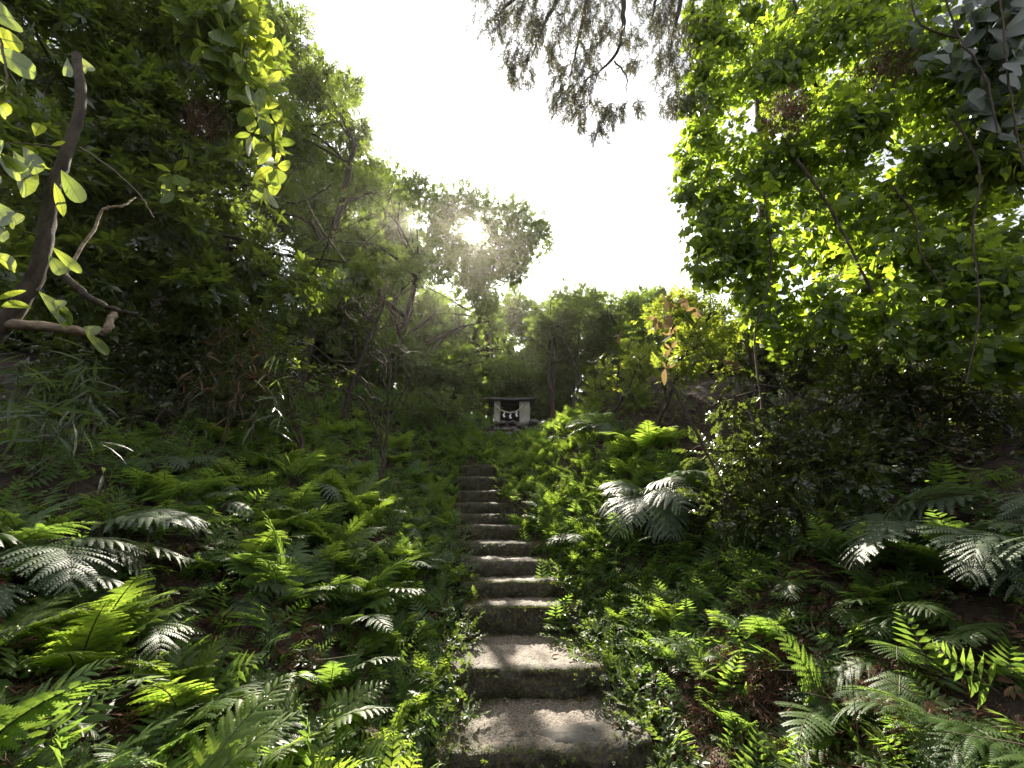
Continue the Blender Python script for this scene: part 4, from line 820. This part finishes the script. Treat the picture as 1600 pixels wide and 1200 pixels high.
# ------------------------------------------------------------------ ferns
def frond(L=1.0, n=15, s0=0.22, wid=0.36, prof='tri', m=9, comb=False, a0=50, a1=-25, sweep=62, pdroop=0.25, seg=0.30, seed=0, lw=0.5):
    """one fern frond along +X: stalk, paired pinnae, each pinna cut into segments; unit length L"""
    r = np.random.default_rng(seed); mb = MB()
    N = 40; s = np.linspace(0, 1, N); ang = np.radians(a0 + (a1 - a0) * s ** 0.9); ds = L / (N - 1)
    side = np.cumsum(r.normal() * 0.004 * np.ones(N)) * s
    X = np.concatenate([[0], np.cumsum(np.cos(ang[:-1]) * ds)]); Z = np.concatenate([[0], np.cumsum(np.sin(ang[:-1]) * ds)])
    C = np.stack([X, side, Z], -1); T = norm(np.gradient(C, axis=0)); Nn = np.stack([-T[:, 2], 0 * s, T[:, 0]], -1)
    add_tube(mb, C[::3], np.linspace(0.008, 0.0025, len(C[::3])) * L, 4, 1)
    V = []; F = []; nv = 0
    for i in range(n):
        u = i / (n - 1); sp = s0 + (1 - s0) * (u ** 0.92) * 0.985
        if prof == 'tri': pl = wid * (1 - u) ** 0.85 * (1.0 if i > 0 else 0.92) + 0.02
        else: pl = wid * (min(1, 0.5 + u * 2.2)) * (1 - u ** 2.4) ** 0.9 + 0.025
        c = np.array([np.interp(sp, s, C[:, k]) for k in range(3)]); t = norm(np.array([np.interp(sp, s, T[:, k]) for k in range(3)])); nn_ = norm(np.array([np.interp(sp, s, Nn[:, k]) for k in range(3)]))
        for sd in (-1, 1):
            sw = np.radians(sweep - 22 * u + r.normal() * 4); pln = pl * r.uniform(.92, 1.06) * L
            lift = 0.12 + r.normal() * .07
            d = norm(t * math.cos(sw) + np.array([0, sd, 0]) * math.sin(sw) + nn_ * lift)
            mm = max(4, int(m * (0.35 + 0.65 * pl / wid))); k = np.arange(mm + 1) / mm
            ax = c + d * (k * pln)[:, None] + np.array([0, 0, -1]) * (pdroop * pln * k ** 2)[:, None]
            w_ = norm(np.cross(nn_ + r.normal(size=3) * .08, d)) * sd      # across the pinna
            for q in (-1, 1):
                for j in range(mm):
                    f0 = ax[j]; f1 = ax[j + 1]; sl = seg * pln * (1 - 0.82 * (j / mm) ** 1.3) * (0.7 if j == 0 else 1) * lw * 2
                    sl = min(sl, pln * 0.4)
                    g = f1 - f0
                    if comb: e0 = f0 + g * .12; e1 = f0 + g * .78; tip0 = (e0 + e1) / 2 + w_ * q * sl + g * .75; mid = w_ * q * sl * .62
                    else: e0 = f0; e1 = f0 + g * .98; tip0 = e1 + w_ * q * sl * 1.0 + g * .35; mid = w_ * q * sl * .5
                    down = np.array([0, 0, -1]) * sl * (0.10 + 0.10 * r.random())
                    V += [e0, e1, e1 + mid + g * .25 + down * .4, e0 + mid + g * (.3 if comb else .12) + down * .4, tip0 + down]
                    F += [(nv, nv + 1, nv + 2), (nv, nv + 2, nv + 3), (nv + 3, nv + 2, nv + 4)]; nv += 5
    mb.add(V, F, 0); return mb
def frond_set(mat, cnt, **kw):
    out = []
    for k in range(cnt):
        r = np.random.default_rng(100 + k); kk = dict(kw); kk['a0'] = kw.get('a0', 50) + r.normal() * 8; kk['a1'] = kw.get('a1', -25) + r.normal() * 10; kk['seed'] = k
        out.append(frond(**kk).mesh('frond', [mat, M_STALK], False))
    return out
FR = {
 'lady': frond_set(M_FERN, 6, n=15, m=10, prof='tri', wid=.34, seg=.17, a0=64, a1=2),
 'bright': frond_set(M_FERNB, 6, n=15, m=10, prof='tri', wid=.36, seg=.17, a0=62, a1=0),
 'small': frond_set(M_FERN, 6, n=11, m=6, prof='tri', wid=.36, seg=.19, a0=68, a1=22),
 'smallb': frond_set(M_FERNB, 6, n=11, m=6, prof='tri', wid=.36, seg=.19, a0=70, a1=28),
 'silver': frond_set(M_SILVER, 6, n=14, m=16, prof='lance', wid=.30, seg=.16, comb=True, a0=48, a1=-52, pdroop=.35, s0=.2),
 'comb': frond_set(M_FERN, 6, n=14, m=15, prof='lance', wid=.30, seg=.15, comb=True, a0=46, a1=-48, pdroop=.3, s0=.2),
 'dead': frond_set(M_DEADRED, 4, n=11, m=6, prof='lance', wid=.24, seg=.15, comb=True, a0=30, a1=-70, pdroop=.6),
}
NF = 0
LAST = [None]
def fern(x, y, size, kind, lab, group=None, n=7, heading=None, spread=360.0, z=None, name='fern', lift=0.0, kinds=None):
    """a fern: crown at the ground, each frond a part"""
    global NF
    z = gz(x, y) if z is None else z
    t = thing(name, (x, y, z - 0.01), lab, 'fern', group, (rng.normal() * .06, rng.normal() * .06, 0)); a = rng.random() * 360; LAST[0] = t
    for k in range(n):
        az = (a + 360 * k / n + rng.normal() * 14) if heading is None else heading + spread * ((k + .5) / n - .5) + rng.normal() * 8
        me = FR[kind][rng.integers(len(FR[kind]))]
        o = bpy.data.objects.new('frond', me); COL.objects.link(o); o.parent = t
        s = size * rng.uniform(.72, 1.12); o.scale = (s, s * rng.uniform(.9, 1.1), s); o.rotation_euler = (rng.normal() * .18, -R(lift + rng.normal() * 9), R(az)); NF += 1
    if kind != 'dead' and size > .3 and rng.random() < .35:
        o = bpy.data.objects.new('frond', FR['dead'][rng.integers(len(FR['dead']))]); COL.objects.link(o); o.parent = t; q = size * rng.uniform(.6, .9); o.scale = (q, q, q); o.rotation_euler = (rng.normal() * .3, R(10 + rng.normal() * 8), rng.random() * 6.28); o['label'] = 'withered brown frond'
    return t

# ferns that stand out in the photograph: px where the crown shows, height of the crown above the ground, size
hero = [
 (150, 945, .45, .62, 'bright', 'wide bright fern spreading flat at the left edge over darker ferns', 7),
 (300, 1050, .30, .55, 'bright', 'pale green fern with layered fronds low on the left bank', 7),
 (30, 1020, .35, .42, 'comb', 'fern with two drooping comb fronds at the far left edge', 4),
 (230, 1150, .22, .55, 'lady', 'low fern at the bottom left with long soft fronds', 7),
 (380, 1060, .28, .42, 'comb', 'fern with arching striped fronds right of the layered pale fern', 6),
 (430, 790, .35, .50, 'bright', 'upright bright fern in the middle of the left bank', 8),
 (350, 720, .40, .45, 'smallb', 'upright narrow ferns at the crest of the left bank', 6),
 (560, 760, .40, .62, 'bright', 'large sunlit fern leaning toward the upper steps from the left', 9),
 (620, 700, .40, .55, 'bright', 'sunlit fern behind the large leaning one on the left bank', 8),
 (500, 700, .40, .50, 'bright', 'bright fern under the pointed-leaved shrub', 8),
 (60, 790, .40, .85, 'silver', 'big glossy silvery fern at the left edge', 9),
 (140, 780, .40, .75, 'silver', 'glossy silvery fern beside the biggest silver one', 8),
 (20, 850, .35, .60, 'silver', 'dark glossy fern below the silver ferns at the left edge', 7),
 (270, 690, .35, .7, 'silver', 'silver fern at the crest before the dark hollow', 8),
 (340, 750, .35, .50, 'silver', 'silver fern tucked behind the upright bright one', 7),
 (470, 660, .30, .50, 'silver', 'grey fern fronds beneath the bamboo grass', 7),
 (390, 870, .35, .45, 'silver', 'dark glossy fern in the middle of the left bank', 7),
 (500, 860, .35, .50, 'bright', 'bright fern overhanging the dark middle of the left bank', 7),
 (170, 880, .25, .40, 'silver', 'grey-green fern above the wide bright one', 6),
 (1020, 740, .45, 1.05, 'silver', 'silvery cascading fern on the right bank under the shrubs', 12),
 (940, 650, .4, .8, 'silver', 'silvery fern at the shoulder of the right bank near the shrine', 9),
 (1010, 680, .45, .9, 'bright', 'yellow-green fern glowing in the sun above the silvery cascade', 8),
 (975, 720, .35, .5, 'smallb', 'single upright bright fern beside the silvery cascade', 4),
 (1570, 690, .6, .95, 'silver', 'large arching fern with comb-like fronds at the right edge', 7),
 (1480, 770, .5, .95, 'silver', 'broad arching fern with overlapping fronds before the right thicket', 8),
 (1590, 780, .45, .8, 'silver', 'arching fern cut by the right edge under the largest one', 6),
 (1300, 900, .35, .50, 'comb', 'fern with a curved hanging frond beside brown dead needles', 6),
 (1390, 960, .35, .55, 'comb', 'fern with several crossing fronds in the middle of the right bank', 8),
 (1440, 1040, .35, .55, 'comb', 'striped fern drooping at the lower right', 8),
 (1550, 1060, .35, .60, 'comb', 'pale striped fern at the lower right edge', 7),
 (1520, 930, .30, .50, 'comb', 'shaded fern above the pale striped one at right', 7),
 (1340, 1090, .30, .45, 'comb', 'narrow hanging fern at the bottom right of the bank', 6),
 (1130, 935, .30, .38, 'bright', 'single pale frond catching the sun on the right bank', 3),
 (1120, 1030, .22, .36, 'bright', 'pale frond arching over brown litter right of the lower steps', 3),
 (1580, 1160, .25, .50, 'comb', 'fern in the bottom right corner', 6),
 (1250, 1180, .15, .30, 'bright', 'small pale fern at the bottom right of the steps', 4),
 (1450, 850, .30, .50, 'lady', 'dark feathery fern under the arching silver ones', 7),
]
for px, py, h, size, kind, lab, n in hero:
    x, y, z = ground_hit(px, py, h * .8) 
    if kind == 'silver': fern(x, y, size, kind, lab, None, n + 2, z=z, heading=(285 if px < 800 else 225) + rng.normal() * 10, spread=215)
    else: fern(x, y, size, kind, lab, None, n, z=z)

LOOK = {'lady': 'soft feathery green', 'bright': 'bright yellow-green', 'small': 'small dark green', 'smallb': 'small bright green', 'silver': 'glossy silver-green', 'comb': 'comb-like striped', 'dead': 'withered red-brown'}
ZONED = []
def label_zoned():
    groups = {}
    for t, x, y, k in ZONED:
        dx = x - float(xpath(y)); side = 'left' if dx < 0 else 'right'
        i = int(np.argmin([abs(y - (s_[0] + .2)) for s_ in STEPS]))
        where = f'from the {side} end of the {ORD[i]} step' if 2.5 < y < 8.6 else (f'on the {side} below the first step' if y < 5 else f'on the {side} of the slope below the shrine')
        groups.setdefault((k, where), []).append((abs(dx), t))
    for (k, where), rows in groups.items():
        for r_, (d_, t) in enumerate(sorted(rows, key=lambda a: a[0])):
            t['label'] = f"{LOOK[k]} fern{'' if len(rows) == 1 else ', ' + ORD[r_]} out {where}"
def zone(n, xr, yr, size, kinds, labels, group, nf=(5, 8), minh=0.0, keep=None, lift=0):
    c = 0; tries = 0; out = []
    while c < n and tries < n * 30:
        tries += 1; y = rng.uniform(*yr); dx = rng.uniform(*xr); x = dx + float(xpath(y))
        px, py, f = project(np.array([x, y, gz(x, y) + .1]))
        if f < .7 or px < -60 or px > 1660 or py > 1290: continue
        s = rng.uniform(*size)
        if keep and not keep(x, y): continue
        if any((x - a) ** 2 + (y - b) ** 2 < (s * .28) ** 2 for a, b in out): continue
        out.append((x, y)); k = kinds[rng.integers(len(kinds))]
        fern(x, y, s, k, labels[k] if isinstance(labels, dict) else labels, group, rng.integers(*nf), lift=lift); c += 1; ZONED.append((LAST[0], x, y, k))
zone(30, (-1.25, -.58), (2.2, 5.2), (.28, .44), ['small', 'smallb', 'lady'], 'small green fern fringing the left side of the lower steps', 'ferns along the left of the lower steps')
zone(22, (-1.3, -.5), (5.2, 9.2), (.30, .46), ['small', 'smallb'], 'small green fern fringing the left side of the upper steps', 'ferns along the left of the upper steps')
zone(24, (.64, 1.35), (2.3, 4.6), (.22, .36), ['small', 'lady', 'small'], 'small dark fern fringing the right side of the lower steps', 'ferns along the right of the lower steps')
zone(42, (.06, 1.7), (4.9, 8.5), (.26, .40), ['smallb', 'small', 'smallb'], 'small bright fern in the bed spilling over the right of the upper steps', 'ferns in the bed right of the upper steps', keep=lambda x, y: x - float(xpath(y)) > np.interp(y, [4.9, 6, 8], [.60, .34, .06]))
zone(12, (-.7, 1.5), (8.6, 10.0), (.24, .38), ['small', 'smallb'], 'small fern on the slope right below the shrine stones', 'ferns on the slope below the shrine')
zone(40, (-3.2, -1.1), (1.5, 4.6), (.46, .74), ['lady', 'bright', 'comb', 'lady'], 'knee-high green fern crowding the lower left bank', 'ferns of the lower left bank')
zone(32, (-3.6, -1.0), (4.2, 8.0), (.45, .68), ['lady', 'bright', 'bright', 'silver'], 'knee-high green fern crowding the upper left bank', 'ferns of the upper left bank')
zone(16, (.6, 1.7), (3.9, 6.2), (.30, .46), ['lady', 'smallb', 'comb'], 'x', 'ferns on the right bank beside the middle steps')
zone(18, (1.2, 3.0), (1.7, 4.0), (.38, .58), ['comb', 'lady', 'comb'], 'shaded fern among the litter of the lower right bank', 'ferns of the lower right bank')
zone(10, (1.2, 3.0), (4.2, 8.0), (.32, .50), ['comb', 'lady', 'silver'], 'fern under the shrubs of the upper right bank', 'ferns of the upper right bank')
zone(8, (1.0, 2.6), (1.8, 3.6), (.30, .42), ['dead'], 'withered reddish-brown fern lying on the lower right bank', 'withered ferns of the right bank')
zone(4, (-2.2, -.9), (1.8, 3.6), (.30, .42), ['dead'], 'withered reddish-brown fern lying on the lower left bank', 'withered ferns of the left bank')

label_zoned()
# ------------------------------------------------------------------ ground cover, litter, moss
def cover(name, n, xr, yr, spray, size, mat, up=.5, h=(0, .12), keep=None):
    y = rng.uniform(*yr, n); dx = rng.uniform(*xr, n); x = dx + xpath(y); z = ground_z(x, y) + rng.uniform(*h, n)
    if keep is not None:
        k = keep(x, y, dx); x, y, z = x[k], y[k], z[k]; n = len(x)
    px, py, f = project(np.stack([x, y, z], -1)); k = (px > -80) & (px < 1680) & (py < 1300); x, y, z = x[k], y[k], z[k]; n = len(x)
    D = rng.normal(size=(n, 3)); D[:, 2] = np.abs(D[:, 2]) * .5 + up * .4; mb = MB(); bake(mb, spray, basis(D, .4) * (size * rng.uniform(.6, 1.3, n))[:, None, None], np.stack([x, y, z], -1))
    return tag(mb.build(name, [mat, M_TWIG]), kind='stuff')
cover('undergrowth', 1700, (-4.2, -.6), (1.2, 9.5), SP_BROAD, .13, M_HERB, h=(0, .16))
cover('undergrowth', 1700, (.62, 3.4), (1.2, 9.5), SP_BROAD, .12, M_HERB, h=(0, .15))
cover('fern_bed', 2100, (-4.2, -.6), (1.2, 9.5), SP_PINN, .26, M_FERN, up=.9, h=(0, .12))
cover('fern_bed', 900, (.62, 3.4), (1.2, 5), SP_PINN, .24, M_FERN, up=.9, h=(0, .1))
cover('fern_bed', 900, (.3, 2.4), (3.6, 6.4), SP_PINN, .26, M_FERN, up=1.0, h=(0, .14))
cover('fern_bed', 1300, (.1, 2.2), (5, 9), SP_PINN, .22, M_FERNB, up=1.1, h=(0, .1), keep=lambda x, y, dx: dx > np.interp(y, [4.9, 6, 8], [.62, .40, .12]))
cover('fern_bed', 1200, (-1.4, 1.9), (8.55, 10.1), SP_PINN, .22, M_FERN, up=1.0, h=(0, .1))
SP_DEAD = Spray(spray_alternate, leaf_shape(.4, .2, .5, 3), n=6, ll=.5, droop=20)
cover('undergrowth', 420, (-.78, -.42), (2.4, 6), SP_SMALL, .14, M_HERB, h=(0.12, .3))
cover('undergrowth', 420, (.42, .78), (2.4, 5), SP_SMALL, .14, M_HERB, h=(0.12, .3))
cover('fern_bed', 900, (-3.6, -.6), (8.2, 12), SP_PINN, .26, M_FERN, up=1.0, h=(0, .1))
cover('leaf_litter', 1500, (.6, 3.6), (1.2, 7), SP_DEAD, .12, M_DEAD, up=-.4, h=(0, .05))
cover('leaf_litter', 1100, (-4.0, -.6), (1.2, 8), SP_DEAD, .12, M_DEAD, up=-.4, h=(0, .05))
def needle_litter(c, r, n):
    mb = MB(); x = c[0] + rng.normal(size=n) * r; y = c[1] + rng.normal(size=n) * r; z = ground_z(x, y) + rng.uniform(0.01, .12, n); d = rng.normal(size=(n, 3)); d[:, 2] *= .35
    needles(mb, np.stack([x, y, z], -1), d, .17); return mb
mb = MB()
for px, py, r, n in [(1260, 1000, .13, 160), (1190, 1080, .2, 180), (1350, 1150, .25, 200), (1120, 1170, .2, 140), (1450, 1180, .25, 150), (1320, 860, .2, 120), (1480, 650, .3, 200), (320, 990, .2, 90), (500, 1080, .25, 100), (130, 1100, .25, 100), (250, 950, .2, 80)]:
    x, y, z = ground_hit(px, py, .05); q = needle_litter((x, y), r, n)
    for v, (f, m) in zip(q.v, q.f): mb.v.append(v); 
    mb.f += [(f + mb.n, m) for f, m in q.f]; mb.n += q.n
tag(mb.build('needle_litter', M_DEADRED), kind='stuff')
# twigs lying and standing in the undergrowth
mb = MB()
for k in range(260):
    y = rng.uniform(1.5, 6.5); sd = -1 if rng.random() < .5 else 1; dx = sd * rng.uniform(.8, 3.0); x = dx + float(xpath(y)); b_ = np.array([x, y, gz(x, y)]); d = rng.normal(size=3) * .22; d[2] = abs(d[2]) * (1.4 if rng.random() < .5 else .3)
    add_tube(mb, curve([b_, b_ + d * .5 + rng.normal(size=3) * .02, b_ + d], 3), np.linspace(.0035, .0015, 7), 4)
tag(mb.build('fallen_twigs', M_TWIG), kind='stuff')
mbd = MB(); LV_, LF_ = leaf_shape(.4, .25, .4, 2)
for si, (fy, tz, cx, w) in enumerate(STEPS[:8]):
    nxt = STEPS[si + 1][0]
    for k in range(90 if si < 3 else 50):
        e = abs(rng.normal()) * .10; back = rng.random() < .4
        x = cx + (rng.uniform(-.5, .5) * w if back else (w / 2 - e) * (1 if rng.random() < .5 else -1)); y = nxt - .04 - abs(rng.normal()) * .04 if back else rng.uniform(fy + .03, nxt)
        mbd.add(LV_ @ (rotm(rng.normal() * .4, rng.normal() * .3, rng.random() * 6.28) * rng.uniform(.015, .05)).T + [x, y, tz + .012], LF_)
tag(mbd.build('leaf_scraps', M_DEAD), kind='stuff')
# moss and tiny plants on the steps
mb = MB(); tiny = MB()
for si, (fy, tz, cx, w) in enumerate(STEPS):
    nxt = STEPS[si + 1][0] if si + 1 < len(STEPS) else fy + .5; n = 2200 if si < 4 else 900
    for k in range(n):
        r = rng.random()
        if r < .35: x = rng.uniform(-.5, .5) * w; y = fy + rng.normal() * .03 + .02 - .05 * (1 - (2 * x / w) ** 2); z = tz - .01
        elif r < .6: x = rng.uniform(-.5, .5) * w; y = nxt - .05 - abs(rng.normal()) * .05; z = tz
        else:
            e = abs(rng.normal()) * .12; x = (w / 2 - e) * (1 if rng.random() < .5 else -1); y = rng.uniform(fy, nxt); z = tz
        h = rng.uniform(.005, .015); a = rng.random() * 6.28; d = np.array([math.cos(a), math.sin(a), 0]) * .0035; lean = rng.normal(size=3) * .008
        b_ = np.array([x + cx, y, z]); mb.add([b_ - d, b_ + d, b_ + [lean[0], lean[1], h]], [(0, 1, 2)])
    for k in range(26 if si < 9 else 10):
        x = rng.uniform(-.5, .5) * w + cx; y = fy - .035 - .04 * (1 - (2 * (x - cx) / w) ** 2); z = tz - rng.uniform(.03, .17)
        D = np.array([[rng.normal() * .5, -.8, .5 + rng.normal() * .4]]); bake(tiny, SP_SMALL, basis(D, .5) * rng.uniform(.03, .08), np.array([[x, y, z]]))
tag(mb.build('moss', M_MOSS), kind='stuff'); tag(tiny.build('creeping_plants', [M_HERB, M_TWIG]), kind='stuff')

# ------------------------------------------------------------------ single things lying on the steps
mb = MB(); mb.add(*leaf_shape(.5, .25, .35, 5)); dry_me = mb.mesh('dry_leaf', M_DEADRED); mb = MB(); mb.add(*leaf_shape(.5, .2, .3, 5)); pale_me = mb.mesh('dry_leaf', M_BARKL)
def dry(px, py, Y, s, me, lab, rz=0.0):
    q = P(px, py, Y); o = link('dry_leaf', me); o.location = (q[0], q[1], step_z(q[0], q[1]) + .022); o.scale = (s, s, s); o.rotation_euler = (.2, -.1, rz); return tag(o, lab, 'leaf')
dry(955, 1130, 3.02, .085, dry_me, 'curled red-brown dry leaf on the right of the lowest step', 0.2)
dry(805, 1148, 2.97, .07, pale_me, 'pale bleached leaf near the front of the lowest step', .5)
dry(720, 1025, 3.85, .09, pale_me, 'pale leaf at the left edge of the second step', 1.6)
dry(875, 1035, 3.7, .07, dry_me, 'small dark dry leaf at the right of the second step', 2.6)
dry(728, 1003, 4.1, .1, dry_me, 'dark curled leaf in the left back corner of the second step', .6)
dry(795, 1095, 3.35, .06, pale_me, 'small pale leaf at the back of the lowest step', 2.2)
dry(926, 1135, 2.98, .035, dry_me, 'tiny brown leaf scrap on the smooth patch of the lowest step', 1.0)
def twig(pts, lab, r=.004):
    p = np.array([np.array([*P(px, py, Y)[:2], 0]) for px, py, Y in pts]); p[:, 2] = [step_z(a[0], a[1]) + .02 for a in p]; lp = curve(p, 5, .002); mb = MB(); add_tube(mb, lp - lp[0], np.linspace(r, r * .5, len(lp)), 5, cap=True)
    o = mb.build('fallen_twig', M_TWIG); o.location = lp[0]; return tag(o, lab, 'twig')
twig([(745, 1012, 4.05), (755, 1013, 4.02), (768, 1010, 4.05)], 'short curved twig at the left back of the second step')
twig([(860, 1032, 3.75), (868, 1020, 3.85), (880, 1012, 3.95)], 'thin bent twig at the right of the second step', .003)
twig([(830, 1145, 2.98), (845, 1155, 2.93), (855, 1158, 2.91)], 'dark twig at the front of the lowest step')
twig([(912, 1115, 3.2), (920, 1118, 3.17), (926, 1112, 3.2)], 'tiny curled twig in the middle right of the lowest step', .003)
twig([(940, 1118, 3.14), (950, 1126, 3.08), (975, 1132, 3.0)], 'twig lying beside the red-brown leaf', .003)
# smooth cement repair on the lowest step
n = 40; a = np.linspace(0, 2 * math.pi, n, endpoint=False); rr = 1 + .3 * fbm(np.cos(a) * 2.2 + 5, np.sin(a) * 2.2, 77); pc = P(925, 1132, 3.0)
V = [(pc[0], pc[1], .2 + .012)] + [(pc[0] + .26 * rr[k] * math.cos(a[k]), pc[1] + .115 * rr[k] * math.sin(a[k]), .2 + .010) for k in range(n)] + [(pc[0] + .29 * rr[k] * math.cos(a[k]), pc[1] + .13 * rr[k] * math.sin(a[k]), .19) for k in range(n)]
F3 = [(0, 1 + k, 1 + (k + 1) % n) for k in range(n)]; F4 = [(1 + k, 1 + n + k, 1 + n + (k + 1) % n, 1 + (k + 1) % n) for k in range(n)]
mb = MB(); V = np.array(V) - np.array([.2, 2.9, 0]); mb.v.append(V); mb.f += [(np.array(F3), 0), (np.array(F4), 0)]; mb.n = len(V)
mb.build('cement_patch', noise_mat('cement', [(0.06, 0.054, 0.046), (0.12, 0.108, 0.09)], 45, .85, .6, dist=.006), stairs)
for m in sorted(bpy.data.meshes, key=lambda m: -len(m.polygons))[:14]: print('MESH', m.name, len(m.polygons))
tris = sum(sum(max(1, 0) for p in ()) + len(m.loops) - 2 * len(m.polygons) for m in bpy.data.meshes); print('fronds', NF, 'mesh faces', tris, 'objects', len(bpy.data.objects))
